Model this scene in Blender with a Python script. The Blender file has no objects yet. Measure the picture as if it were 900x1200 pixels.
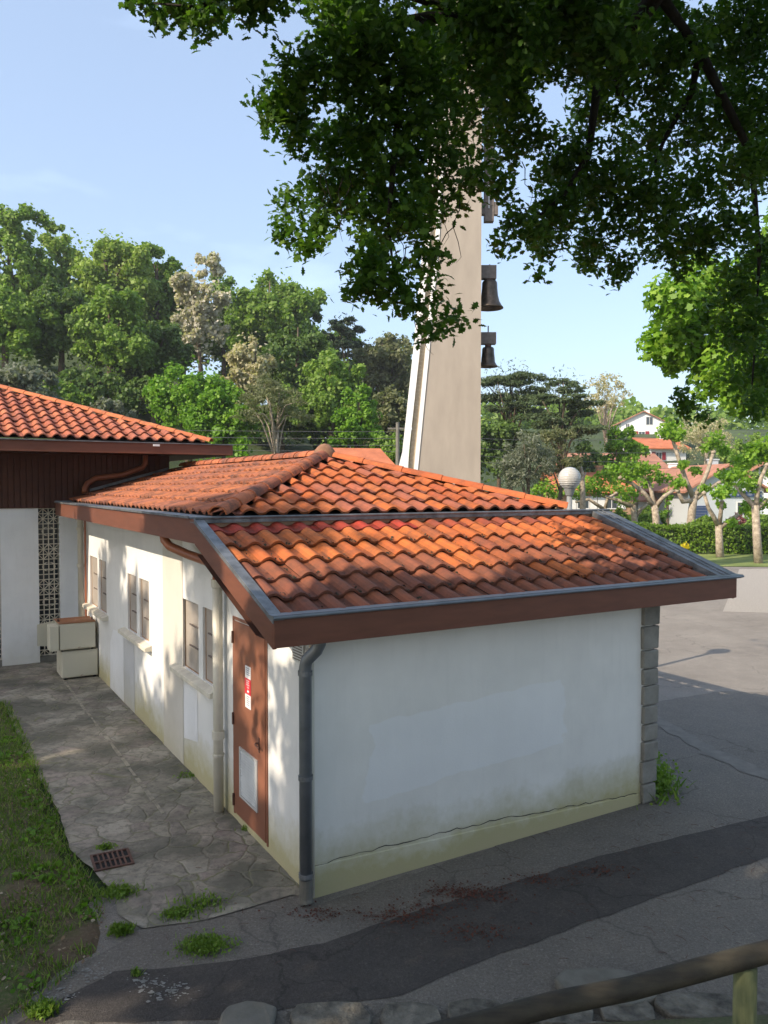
import bpy, math, random
import numpy as np
from mathutils import Vector, Matrix
random.seed(7)
rng = np.random.default_rng(11)
R = math.radians
PI = math.pi
scene = bpy.context.scene
col = scene.collection

# ------------------------------------------------------------------ camera, sky, sun
CAM_Z = 3.4
PITCH = math.atan(30/932)
cam_d = bpy.data.cameras.new('camera')
cam_d.sensor_fit = 'VERTICAL'; cam_d.sensor_height = 36; cam_d.lens = 932/1200*36
cam_d.clip_start = 0.05; cam_d.clip_end = 2000
cam = bpy.data.objects.new('camera', cam_d); col.objects.link(cam)
cam.location = (0, 0, CAM_Z); cam.rotation_euler = (PI/2-PITCH, 0, 0)
scene.camera = cam

ANG = R(30.4)                                   # the building is turned 30.4 degrees
A2 = (-math.sin(ANG), math.cos(ANG)); B2 = (math.cos(ANG), math.sin(ANG))
P0 = (-0.603, 6.459)
PHI, EL = R(8), R(36)
sx = -(math.cos(PHI)*B2[0]+math.sin(PHI)*A2[0]); sy = -(math.cos(PHI)*B2[1]+math.sin(PHI)*A2[1])
SUN = Vector((sx*math.cos(EL), sy*math.cos(EL), math.sin(EL)))
world = bpy.data.worlds.new('World'); scene.world = world; world.use_nodes = True
nt = world.node_tree; nt.nodes.clear()
sky = nt.nodes.new('ShaderNodeTexSky'); sky.sky_type = 'NISHITA'; sky.sun_disc = False
sky.sun_elevation = EL; sky.sun_rotation = math.atan2(sx, sy)
sky.air_density = 1.0; sky.dust_density = 2.2; sky.ozone_density = 1.6
tc = nt.nodes.new('ShaderNodeTexCoord'); mp = nt.nodes.new('ShaderNodeMapping'); mp.inputs['Scale'].default_value = (1.2, 1.2, 4.5)
cn = nt.nodes.new('ShaderNodeTexNoise'); cn.inputs['Scale'].default_value = 2.6; cn.inputs['Detail'].default_value = 6
cr = nt.nodes.new('ShaderNodeValToRGB'); cr.color_ramp.elements[0].position = .56; cr.color_ramp.elements[1].position = .86
cr.color_ramp.elements[0].color = (.20, .20, .20, 1); cr.color_ramp.elements[1].color = (.5, .5, .5, 1)
mx = nt.nodes.new('ShaderNodeMix'); mx.data_type = 'RGBA'; mx.inputs[7].default_value = (6.7, 8.2, 10.5, 1)
bg = nt.nodes.new('ShaderNodeBackground'); bg.inputs['Strength'].default_value = 0.15
wo = nt.nodes.new('ShaderNodeOutputWorld')
nt.links.new(tc.outputs['Generated'], mp.inputs['Vector']); nt.links.new(mp.outputs[0], cn.inputs['Vector'])
nt.links.new(cn.outputs['Fac'], cr.inputs[0]); nt.links.new(cr.outputs[0], mx.inputs[0])
nt.links.new(sky.outputs[0], mx.inputs[6]); nt.links.new(mx.outputs[2], bg.inputs['Color']); nt.links.new(bg.outputs[0], wo.inputs['Surface'])
sd = bpy.data.lights.new('sun', 'SUN'); sd.energy = 4.1; sd.angle = R(0.53); sd.color = (1.0, .86, .68)
so = bpy.data.objects.new('sun', sd); col.objects.link(so); so.rotation_euler = SUN.to_track_quat('Z', 'Y').to_euler(); so.location = (0, 0, 60)
scene.view_settings.view_transform = 'Standard'; scene.view_settings.look = 'None'
scene.view_settings.exposure = 0.52; scene.view_settings.gamma = 1; scene.view_settings.use_curve_mapping = False

# ------------------------------------------------------------------ coordinates
def at(x, y, Y):                                # point at distance Y ahead seen at pixel (x, y) of the 900 x 1200 photograph
    f = np.array([0, math.cos(PITCH), -math.sin(PITCH)]); u = np.array([0, math.sin(PITCH), math.cos(PITCH)])
    r = f+(x-450)/932*np.array([1., 0, 0])+(600-y)/932*u
    return np.array([0, 0, CAM_Z])+r*(Y/r[1])
def proj(P):                                    # (N,3) -> pixels and depth
    P = np.atleast_2d(P)-np.array([0, 0, CAM_Z])
    d = P[:, 1]*math.cos(PITCH)-P[:, 2]*math.sin(PITCH); v = P[:, 1]*math.sin(PITCH)+P[:, 2]*math.cos(PITCH)
    dd = np.where(np.abs(d) < 1e-6, 1e-6, d)
    return 450+932*P[:, 0]/dd, 600-932*v/dd, d
def tolocal(P):
    P = np.atleast_2d(P); dx = P[:, 0]-P0[0]; dy = P[:, 1]-P0[1]
    return np.stack([dx*B2[0]+dy*B2[1], dx*A2[0]+dy*A2[1], P[:, 2]], 1)
def toworld(b, a, z=0): return (P0[0]+b*B2[0]+a*A2[0], P0[1]+b*B2[1]+a*A2[1], z)
def sm(t): t = max(0., min(1., t)); return t*t*(3-2*t)
def height(X, Y):
    h = 17*sm((Y-32)/45)*sm((22-X)/58)
    h += 13*sm((Y-62)/75)*sm((X+10)/25)
    h += 5*sm((Y-140)/300)
    if X < -9: h += 2.2*sm((-9-X)/14)*(1-sm((Y-30)/40))
    return h

# ------------------------------------------------------------------ objects and tags
def tag(o, label=None, cat=None, group=None, kind=None):
    if label: o['label'] = label
    if cat: o['category'] = cat
    if group: o['group'] = group
    if kind: o['kind'] = kind
    return o
def empty(name, loc=(0, 0, 0), rz=0, label=None, cat=None, group=None):
    o = bpy.data.objects.new(name, None); col.objects.link(o); o.location = loc; o.rotation_euler = (0, 0, rz)
    o.empty_display_size = .2
    return tag(o, label, cat, group)
def link(name, me, parent=None, loc=None):
    o = bpy.data.objects.new(name, me); col.objects.link(o)
    if parent: o.parent = parent
    if loc is not None: o.location = loc
    return o
class MB:
    def __init__(s): s.v = []; s.f = []; s.c = []
    def add(s, vs, fs, c=None):
        n = len(s.v); s.v += [tuple(map(float, p)) for p in vs]
        for q, f in enumerate(fs): s.f.append([i+n for i in f]); s.c.append((c[q] if isinstance(c, list) else c) or (1, 1, 1))
        return s
    def box(s, a, b, c=None):
        x0, y0, z0 = a; x1, y1, z1 = b
        if x0 > x1: x0, x1 = x1, x0
        if y0 > y1: y0, y1 = y1, y0
        if z0 > z1: z0, z1 = z1, z0
        vs = [(x0, y0, z0), (x1, y0, z0), (x1, y1, z0), (x0, y1, z0), (x0, y0, z1), (x1, y0, z1), (x1, y1, z1), (x0, y1, z1)]
        return s.add(vs, [(0, 3, 2, 1), (4, 5, 6, 7), (0, 1, 5, 4), (1, 2, 6, 5), (2, 3, 7, 6), (3, 0, 4, 7)], c)
    def hexa(s, lo, hi, c=None):                # two quads joined
        return s.add(list(lo)+list(hi), [(0, 3, 2, 1), (4, 5, 6, 7), (0, 1, 5, 4), (1, 2, 6, 5), (2, 3, 7, 6), (3, 0, 4, 7)], c)
    def prism(s, poly, z0, z1, c=None):
        n = len(poly); vs = [(x, y, z0) for x, y in poly]+[(x, y, z1) for x, y in poly]
        return s.add(vs, [tuple(range(n))[::-1], tuple(range(n, 2*n))]+[(i, (i+1) % n, n+(i+1) % n, n+i) for i in range(n)], c)
    def tube(s, pts, rad, n=10, c=None, caps=True):
        pts = [Vector(p) for p in pts]
        if not hasattr(rad, '__len__'): rad = [rad]*len(pts)
        rad = [float(q) for q in rad]
        rings = []; prev = None
        for i, p in enumerate(pts):
            d = (pts[min(i+1, len(pts)-1)]-pts[max(i-1, 0)]).normalized()
            if prev is None: prev = Vector((0, 0, 1)) if abs(d.z) < .9 else Vector((1, 0, 0))
            x = prev.cross(d)
            if x.length < 1e-5: x = Vector((1, 0, 0)).cross(d)
            x.normalize(); y = d.cross(x); prev = y.cross(d)*-1 if False else prev
            rings.append([p+rad[i]*(math.cos(2*PI*k/n)*x+math.sin(2*PI*k/n)*y) for k in range(n)])
        vs = [q for r in rings for q in r]; fs = []
        for i in range(len(pts)-1):
            for k in range(n):
                fs.append((i*n+k, i*n+(k+1) % n, (i+1)*n+(k+1) % n, (i+1)*n+k))
        if caps: fs += [tuple(range(n))[::-1], tuple(range((len(pts)-1)*n, len(pts)*n))]
        return s.add(vs, fs, c)
    def lathe(s, prof, ctr, n=24, c=None):
        vs = []; fs = []
        for r, z in prof:
            for k in range(n): vs.append((ctr[0]+r*math.cos(2*PI*k/n), ctr[1]+r*math.sin(2*PI*k/n), ctr[2]+z))
        for i in range(len(prof)-1):
            for k in range(n): fs.append((i*n+k, i*n+(k+1) % n, (i+1)*n+(k+1) % n, (i+1)*n+k))
        return s.add(vs, fs, c)
    def build(s, name, mat, parent=None, smooth=False, bevel=0, loc=None):
        me = bpy.data.meshes.new(name); me.from_pydata(s.v, [], s.f); me.materials.append(mat)
        if any(c != (1, 1, 1) for c in s.c):
            at_ = me.color_attributes.new('Col', 'FLOAT_COLOR', 'CORNER'); arr = []
            for f, c in zip(s.f, s.c): arr += [c[0], c[1], c[2], 1]*len(f)
            at_.data.foreach_set('color', arr)
        if smooth: me.shade_smooth()
        me.update()
        o = link(name, me, parent, loc)
        if bevel:
            m = o.modifiers.new('bevel', 'BEVEL'); m.width = bevel; m.segments = 2; m.limit_method = 'ANGLE'; m.angle_limit = R(35)
        return o

# ------------------------------------------------------------------ materials
def nodes(name):
    m = bpy.data.materials.new(name); m.use_nodes = True; t = m.node_tree
    return m, t, t.nodes['Principled BSDF']
def lin(c): return (c[0], c[1], c[2], 1)
def noise(t, scale, detail=5, coord='Object', stretch=None, rough=.6, dist=0):
    tcn = t.nodes.new('ShaderNodeTexCoord'); n = t.nodes.new('ShaderNodeTexNoise')
    n.inputs['Scale'].default_value = scale; n.inputs['Detail'].default_value = detail; n.inputs['Roughness'].default_value = rough; n.inputs['Distortion'].default_value = dist
    if stretch:
        mp = t.nodes.new('ShaderNodeMapping'); mp.inputs['Scale'].default_value = stretch
        t.links.new(tcn.outputs[coord], mp.inputs[0]); t.links.new(mp.outputs[0], n.inputs['Vector'])
    else: t.links.new(tcn.outputs[coord], n.inputs['Vector'])
    return n.outputs['Fac']
def ramp(t, fac, stops):
    r = t.nodes.new('ShaderNodeValToRGB'); e = r.color_ramp.elements
    while len(e) < len(stops): e.new(.5)
    for i, (p, c) in enumerate(stops):
        e[i].position = p; e[i].color = lin(c) if hasattr(c, '__len__') else (c, c, c, 1)
    t.links.new(fac, r.inputs[0]); return r.outputs[0]
def mixc(t, fac, a, b, mode='MIX'):
    m = t.nodes.new('ShaderNodeMix'); m.data_type = 'RGBA'; m.blend_type = mode
    for s, v in ((0, fac), (6, a), (7, b)):
        if hasattr(v, 'is_output'): t.links.new(v, m.inputs[s])
        elif s == 0: m.inputs[0].default_value = v
        else: m.inputs[s].default_value = lin(v)
    return m.outputs[2]
def math_(t, op, a, b=0, c=None, clamp=False):
    m = t.nodes.new('ShaderNodeMath'); m.operation = op; m.use_clamp = clamp
    for i, v in enumerate((a, b, c)):
        if v is None: continue
        if hasattr(v, 'is_output'): t.links.new(v, m.inputs[i])
        else: m.inputs[i].default_value = v
    return m.outputs[0]
def bump(t, b, h, strength=.4, dist=.01):
    n = t.nodes.new('ShaderNodeBump'); n.inputs['Strength'].default_value = strength; n.inputs['Distance'].default_value = dist
    t.links.new(h, n.inputs['Height']); t.links.new(n.outputs[0], b.inputs['Normal'])
def simple(name, c, rough=.6, var=.25, scale=6, bs=.3, bscale=60, metal=0, stretch=None, c2=None, spec=.4, dist=.004):
    m, t, b = nodes(name)
    n = noise(t, scale, 7, stretch=stretch)
    lo = tuple(x*(1-var) for x in c); hi = c2 if c2 else tuple(min(1, x*(1+var)) for x in c)
    cc = ramp(t, n, [(.3, lo), (.7, hi)])
    t.links.new(cc, b.inputs['Base Color']); b.inputs['Roughness'].default_value = rough; b.inputs['Metallic'].default_value = metal
    b.inputs['Specular IOR Level'].default_value = spec
    if bs: bump(t, b, noise(t, bscale, 4), bs, dist)
    return m
def sep(t, coord='Object'):
    tcn = t.nodes.new('ShaderNodeTexCoord'); s = t.nodes.new('ShaderNodeSeparateXYZ'); t.links.new(tcn.outputs[coord], s.inputs[0]); return s.outputs

def render_wall(name, base, moss=0.5, repaint=False):          # painted render: stained, with yellow-green growth near the foot
    m, t, b = nodes(name)
    n1 = noise(t, 1.3, 6); n2 = noise(t, 9, 6)
    c = ramp(t, n1, [(.3, tuple(x*.88 for x in base)), (.65, base)])
    st = noise(t, 5, 5, stretch=(3, 3, .35))
    c = mixc(t, ramp(t, st, [(.52, 0), (.85, .13)]), c, (.45, .44, .40))
    z = sep(t)[2]
    if repaint:                                 # a newer coat rolled over the middle of the wall
        xyz = sep(t); nn = noise(t, 2.2, 5)
        dx = math_(t, 'ABSOLUTE', math_(t, 'MULTIPLY', math_(t, 'SUBTRACT', xyz[0], 1.65), .74)); zz = math_(t, 'SUBTRACT', z, math_(t, 'MULTIPLY_ADD', xyz[0], .06, 1.0)); dz = math_(t, 'MULTIPLY', math_(t, 'ABSOLUTE', zz), 2.5)
        dd = math_(t, 'MAXIMUM', dx, dz); dd = math_(t, 'MULTIPLY_ADD', nn, .35, dd)
        c = mixc(t, ramp(t, dd, [(.0, .36), (1.05, .34), (1.30, 0)]), c, (.90, .91, .92))
    k = math_(t, 'MULTIPLY_ADD', n2, .35, z); k = math_(t, 'MULTIPLY_ADD', n1, .5, k)
    f = ramp(t, k, [(.55, moss), (1.5, 0)])
    c = mixc(t, f, c, (.46, .41, .19))
    f2 = ramp(t, k, [(.34, moss*.9), (.6, 0)])
    c = mixc(t, f2, c, (.50, .43, .26))
    t.links.new(c, b.inputs['Base Color']); b.inputs['Roughness'].default_value = .85; b.inputs['Specular IOR Level'].default_value = .2
    bump(t, b, noise(t, 55, 5), .35, .004)
    return m
M = {}
M['front'] = render_wall('front_white_render', (.86, .83, .76), .9, True)
M['wall'] = render_wall('white_render', (.80, .79, .76), .85)
M['wall_pale'] = render_wall('white_render_repaint', (.86, .86, .86), .2)
M['wall_cream'] = render_wall('cream_render', (.66, .62, .55), .3)
M['wall_grey'] = render_wall('grey_render', (.60, .60, .60), .3)
M['tan_board'] = simple('tan_board', (.36, .22, .13), .6)
M['fascia'] = simple('brown_fascia', (.17, .064, .038), .45, .15, 3, .1, 30, stretch=(1, 1, 6))
M['soffit'] = simple('brown_soffit', (.085, .033, .02), .7, .15)
M['door'] = simple('door_paint', (.26, .105, .062), .42, .14, 2.2, .05)
M['zinc'] = simple('weathered_zinc', (.17, .18, .19), .5, .35, 7, .15, 25, metal=.55, c2=(.30, .31, .32))
M['zinc_dark'] = simple('dark_zinc_pipe', (.20, .215, .23), .42, .2, 5, .1, metal=.5)
M['pvc'] = simple('cream_pvc', (.62, .58, .48), .45, .12, 3, 0)
M['brown_pipe'] = simple('brown_pipe', (.33, .12, .06), .35, .15, 3, 0)
M['dark'] = simple('dark_void', (.015, .014, .014), .8, .1, 3, 0)
M['iron'] = simple('rusty_iron', (.11, .055, .04), .7, .3, 12, .3)
M['bronze'] = simple('dark_bronze', (.075, .06, .045), .38, .3, 8, .1, metal=.8, c2=(.13, .10, .075))
M['beam'] = simple('bell_beam', (.16, .13, .11), .7, .25, 8)
M['pane'] = simple('blind_pane', (.40, .35, .30), .35, .12, 5, 0, spec=.6)
M['sill'] = simple('cream_sill', (.66, .61, .50), .7, .15, 9)
M['white_frame'] = simple('white_frame', (.72, .71, .68), .5, .08, 5, .0)
M['bark'] = simple('bark', (.13, .095, .065), .9, .4, 9, .8, 25, stretch=(2, 2, .4), dist=.03)
M['bark_dark'] = simple('oak_bark', (.022, .017, .014), .95, .4, 9, .8, 25, stretch=(2, 2, .4), dist=.02)
M['bark_plane'] = simple('plane_bark', (.30, .235, .17), .8, .45, 7, .5, 20, c2=(.50, .42, .32), dist=.02)
M['twig'] = simple('dead_twig', (.34, .27, .19), .9, .3, 9, 0)
M['concrete'] = simple('concrete', (.17, .16, .135), .9, .25, 5, .6, 30, dist=.01)
M['stone'] = simple('stone_block', (.33, .31, .265), .9, .35, 6, .9, 18, c2=(.32, .30, .255), dist=.02)
M['slab'] = simple('stone_slab', (.10, .09, .075), .9, .5, 9, 1, 16, c2=(.24, .22, .18), dist=.03)
M['mortar'] = simple('pale_mortar', (.30, .27, .21), .9, .4, 9, .4)
M['signwhite'] = simple('sign_white', (.80, .80, .80), .4, .04, 3, 0)
M['signred'] = simple('sign_red', (.62, .03, .045), .4, .04, 3, 0)
M['ink'] = simple('sign_ink', (.25, .27, .33), .5, .04, 3, 0)
M['grille'] = simple('grille_alu', (.62, .62, .60), .4, .1, 5, 0, metal=.2)
M['bluewood'] = simple('blue_paint', (.035, .06, .14), .5, .15, 5, 0)
M['redwood'] = simple('red_shutter', (.26, .02, .03), .5, .15, 5, 0)
M['farwhite'] = simple('far_white_wall', (.80, .80, .80), .8, .05, .3, 0)
M['fargrey'] = simple('far_grey_wall', (.50, .53, .56), .8, .06, .3, 0)
M['glassdark'] = simple('dark_window_glass', (.05, .06, .07), .15, .1, 2, 0, spec=.8)
M['cable'] = simple('cable', (.10, .10, .10), .6, .1, 3, 0)
M['leafred'] = simple('dead_catkin', (.10, .035, .022), .9, .4, 30, 0)
M['leafdry'] = simple('dry_leaf', (.30, .22, .13), .9, .4, 30, 0)

def tile_mat(name, lichen=.35):
    m, t, b = nodes(name)
    a = t.nodes.new('ShaderNodeVertexColor'); a.layer_name = 'Col'
    n1 = noise(t, 7, 8, rough=.7); n2 = noise(t, 38, 5); n3 = noise(t, 1.1, 4)
    c = mixc(t, ramp(t, n2, [(.3, .0), (.75, .28)]), a.outputs[0], (.36, .13, .065))
    k = math_(t, 'MULTIPLY_ADD', n3, .35, n1)
    c = mixc(t, ramp(t, k, [(.62, 0), (.85, lichen)]), c, (.075, .05, .04))
    sp = noise(t, 90, 3)
    c = mixc(t, ramp(t, sp, [(.66, 0), (.74, .55)]), c, (.06, .045, .035))
    t.links.new(c, b.inputs['Base Color']); b.inputs['Roughness'].default_value = .75; b.inputs['Specular IOR Level'].default_value = .25
    bump(t, b, n2, .35, .006)
    return m
M['tile'] = tile_mat('clay_tile', .5); M['tile_old'] = tile_mat('clay_tile_weathered', .9)

def leaf_mat(name, c1, c2, c3=None, trans=.4):
    m, t, b = nodes(name)
    g = t.nodes.new('ShaderNodeNewGeometry')
    st = [(0, c1), (.7, c2)]
    if c3: st.append((1, c3))
    else: st[1] = (1, c2)
    c = ramp(t, g.outputs['Random Per Island'], st)
    n = noise(t, .45, 3)
    c = mixc(t, ramp(t, n, [(.35, 0), (.7, .35)]), c, tuple(x*.62 for x in c1))
    t.links.new(c, b.inputs['Base Color']); b.inputs['Roughness'].default_value = .5; b.inputs['Specular IOR Level'].default_value = .3
    tr = t.nodes.new('ShaderNodeBsdfTranslucent'); mxs = t.nodes.new('ShaderNodeMixShader'); mxs.inputs[0].default_value = trans
    t.links.new(mixc(t, 1.0, c, (1.1, 1.25, .55), 'MULTIPLY'), tr.inputs[0])
    t.links.new(b.outputs[0], mxs.inputs[1]); t.links.new(tr.outputs[0], mxs.inputs[2])
    t.links.new(mxs.outputs[0], t.nodes['Material Output'].inputs['Surface'])
    return m
L = {}
L['oak'] = leaf_mat('oak_leaf', (.045, .11, .015), (.085, .18, .022), (.16, .28, .035), .42)
L['mid'] = leaf_mat('leaf_mid', (.14, .245, .035), (.22, .34, .055), (.31, .42, .09))
L['dark'] = leaf_mat('leaf_dark', (.085, .15, .035), (.135, .215, .05), (.19, .27, .07))
L['light'] = leaf_mat('leaf_light', (.21, .31, .05), (.30, .41, .08), (.38, .47, .12))
L['vivid'] = leaf_mat('leaf_vivid', (.11, .24, .02), (.19, .36, .03), (.26, .42, .05))
L['olive'] = leaf_mat('leaf_olive', (.13, .15, .065), (.20, .215, .10), (.28, .28, .15))
L['grey'] = leaf_mat('leaf_grey', (.15, .17, .12), (.23, .25, .18), (.33, .34, .26))
L['cream'] = leaf_mat('blossom_cream', (.42, .38, .22), (.56, .50, .32), (.66, .60, .44))
L['pink'] = leaf_mat('blossom_pale', (.46, .42, .32), (.60, .55, .46), (.74, .69, .62))
L['conifer'] = leaf_mat('leaf_conifer', (.022, .045, .022), (.04, .07, .03), (.07, .10, .045), .15)
L['cedar'] = leaf_mat('leaf_cedar', (.055, .085, .032), (.085, .125, .045), (.13, .165, .07), .2)
L['plane'] = leaf_mat('plane_leaf', (.13, .27, .02), (.23, .40, .035), (.34, .50, .07))
L['hedge'] = leaf_mat('hedge_leaf', (.10, .19, .02), (.17, .28, .035), (.25, .36, .05))
L['yellow'] = leaf_mat('yellow_flower', (.6, .5, .02), (.75, .62, .03), (.8, .7, .1))
L['redfl'] = leaf_mat('pink_flower', (.3, .07, .09), (.42, .16, .18), (.5, .3, .3))
L['litter'] = leaf_mat('dry_litter', (.12, .07, .04), (.26, .18, .10), (.45, .38, .27), .1)
L['grass'] = leaf_mat('grass_blade', (.13, .25, .03), (.21, .35, .05), (.46, .43, .20), .3)

# ground materials
def asphalt(name, c1, c2, dust):
    m, t, b = nodes(name)
    n1 = noise(t, .35, 6); n2 = noise(t, 3.2, 8, rough=.7); n3 = noise(t, 95, 3)
    c = ramp(t, n1, [(.35, c1), (.65, c2)])
    c = mixc(t, ramp(t, n2, [(.45, 0), (.75, .55)]), c, dust)
    c = mixc(t, ramp(t, n3, [(.35, .5), (.65, 0)]), c, tuple(x*.45 for x in c1))
    n4 = noise(t, 42, 4, rough=.8); c = mixc(t, ramp(t, n4, [(.56, 0), (.68, .5)]), c, tuple(min(1, x*1.7) for x in c2)); c = mixc(t, ramp(t, n4, [(.34, .55), (.46, 0)]), c, tuple(x*.5 for x in c1))
    v = t.nodes.new('ShaderNodeTexVoronoi'); v.feature = 'DISTANCE_TO_EDGE'; v.inputs['Scale'].default_value = .5
    tcn = t.nodes.new('ShaderNodeTexCoord'); nn = t.nodes.new('ShaderNodeTexNoise'); nn.inputs['Scale'].default_value = 1.5; nn.inputs['Detail'].default_value = 6
    t.links.new(tcn.outputs['Object'], nn.inputs['Vector'])
    va = t.nodes.new('ShaderNodeVectorMath'); va.operation = 'MULTIPLY_ADD'; va.inputs[1].default_value = (1.2, 1.2, 0)
    t.links.new(nn.outputs['Color'], va.inputs[0]); t.links.new(tcn.outputs['Object'], va.inputs[2]); t.links.new(va.outputs[0], v.inputs['Vector'])
    c = mixc(t, ramp(t, v.outputs['Distance'], [(.001, .55), (.006, 0)]), c, tuple(x*.35 for x in c1))
    t.links.new(c, b.inputs['Base Color']); b.inputs['Roughness'].default_value = .85; b.inputs['Specular IOR Level'].default_value = .3
    bump(t, b, math_(t, 'MULTIPLY_ADD', n4, .9, math_(t, 'MULTIPLY_ADD', n3, .6, n2)), .8, .014)
    return m
M['carpark'] = asphalt('pale_asphalt', (.22, .195, .17), (.34, .305, .265), (.42, .375, .32))
M['asphalt'] = asphalt('dark_asphalt', (.175, .155, .135), (.245, .22, .19), (.30, .265, .215))
M['tar'] = asphalt('tar_strip', (.072, .063, .058), (.10, .088, .08), (.15, .13, .11))
M['dust'] = simple('dust_on_asphalt', (.195, .178, .155), .9, .2, 5, .5, 60)
M['gravel'] = simple('gravel', (.38, .34, .29), .95, .4, 30, 1, 45, c2=(.55, .50, .44), dist=.03)
def paving():
    m, t, b = nodes('crazy_paving')
    tcn = t.nodes.new('ShaderNodeTexCoord'); nn = t.nodes.new('ShaderNodeTexNoise'); nn.inputs['Scale'].default_value = 2.2; nn.inputs['Detail'].default_value = 5
    t.links.new(tcn.outputs['Object'], nn.inputs['Vector'])
    va = t.nodes.new('ShaderNodeVectorMath'); va.operation = 'MULTIPLY_ADD'; va.inputs[1].default_value = (.35, .35, 0)
    t.links.new(nn.outputs['Color'], va.inputs[0]); t.links.new(tcn.outputs['Object'], va.inputs[2])
    d = t.nodes.new('ShaderNodeTexVoronoi'); d.feature = 'DISTANCE_TO_EDGE'; d.inputs['Scale'].default_value = 3.4
    v = t.nodes.new('ShaderNodeTexVoronoi'); v.inputs['Scale'].default_value = 3.4
    for q in (d, v): t.links.new(va.outputs[0], q.inputs['Vector'])
    s = t.nodes.new('ShaderNodeSeparateColor'); t.links.new(v.outputs['Color'], s.inputs[0])
    c = ramp(t, s.outputs[0], [(0, (.21, .19, .16)), (.3, (.36, .32, .25)), (.55, (.28, .225, .20)), (.8, (.42, .38, .31)), (1, (.18, .165, .14))])
    n1 = noise(t, 6, 7, rough=.7); n2 = noise(t, 1.2, 5); n3 = noise(t, 60, 4)
    c = mixc(t, ramp(t, n1, [(.4, 0), (.7, .75)]), c, (.40, .36, .28))
    c = mixc(t, ramp(t, n2, [(.42, 0), (.6, .8)]), c, (.10, .098, .075))
    c = mixc(t, ramp(t, noise(t, 13, 8, rough=.75), [(.48, 0), (.62, .55)]), c, (.09, .085, .07))
    e = ramp(t, d.outputs['Distance'], [(.004, .9), (.026, 0)])
    mossy = ramp(t, noise(t, 2.6, 5), [(.42, (.21, .19, .15)), (.62, (.16, .17, .07))])
    c = mixc(t, e, c, mossy)
    t.links.new(c, b.inputs['Base Color']); b.inputs['Roughness'].default_value = .8; b.inputs['Specular IOR Level'].default_value = .3
    h = ramp(t, d.outputs['Distance'], [(0, 0), (.06, .7)])
    hh = math_(t, 'MULTIPLY_ADD', n1, .5, h); hh = math_(t, 'MULTIPLY_ADD', s.outputs[1], .35, hh); hh = math_(t, 'MULTIPLY_ADD', n3, .12, hh)
    bump(t, b, hh, .7, .016)
    return m
M['paving'] = paving()
def soil():
    m, t, b = nodes('lawn_soil')
    n1 = noise(t, 1.6, 7); n2 = noise(t, 40, 5)
    c = ramp(t, n1, [(.4, (.12, .085, .05)), (.6, (.085, .11, .03))])
    c = mixc(t, ramp(t, n2, [(.45, 0), (.7, .6)]), c, (.20, .15, .095))
    t.links.new(c, b.inputs['Base Color']); b.inputs['Roughness'].default_value = .95; bump(t, b, n2, .8, .03)
    return m
M['soil'] = soil()
M['earth'] = simple('hill_ground', (.035, .06, .018), .95, .4, .2, .5, 5, c2=(.07, .10, .03), dist=.1)
M['verge'] = simple('verge_grass', (.13, .19, .045), .95, .3, .8, .6, 20, c2=(.24, .28, .08), dist=.05)
M['logrod'] = simple('weathered_log', (.03, .024, .02), .75, .45, 7, .7, 22, stretch=(.5, 3, 3), c2=(.06, .052, .034), dist=.008)
M['logpost'] = simple('mossy_post', (.10, .12, .05), .8, .35, 6, .6, 30, stretch=(3, 3, .4), c2=(.19, .20, .09), dist=.008)
M['cab'] = None
def rusty(name, base, amt):
    m, t, b = nodes(name)
    n1 = noise(t, 5, 8, rough=.7); n2 = noise(t, 2, 3)
    k = math_(t, 'MULTIPLY_ADD', n2, .5, n1)
    c = mixc(t, ramp(t, k, [(amt, 0), (amt+.12, 1)]), base, (.26, .10, .035))
    t.links.new(c, b.inputs['Base Color']); b.inputs['Roughness'].default_value = .55; bump(t, b, n1, .2, .004)
    return m
M['cab'] = rusty('rusty_white_enamel', (.62, .58, .46), .90); M['cabtop'] = rusty('rusted_top', (.33, .17, .10), .62)
def globe_mat():
    m, t, b = nodes('smoked_glass_globe'); b.inputs['Base Color'].default_value = (.56, .54, .50, 1); b.inputs['Roughness'].default_value = .18
    b.inputs['Transmission Weight'].default_value = .15; b.inputs['Coat Weight'].default_value = .4
    return m
M['globe'] = globe_mat()
M['post'] = simple('grey_post', (.30, .31, .31), .5, .1, 4, 0, metal=.3)

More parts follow.
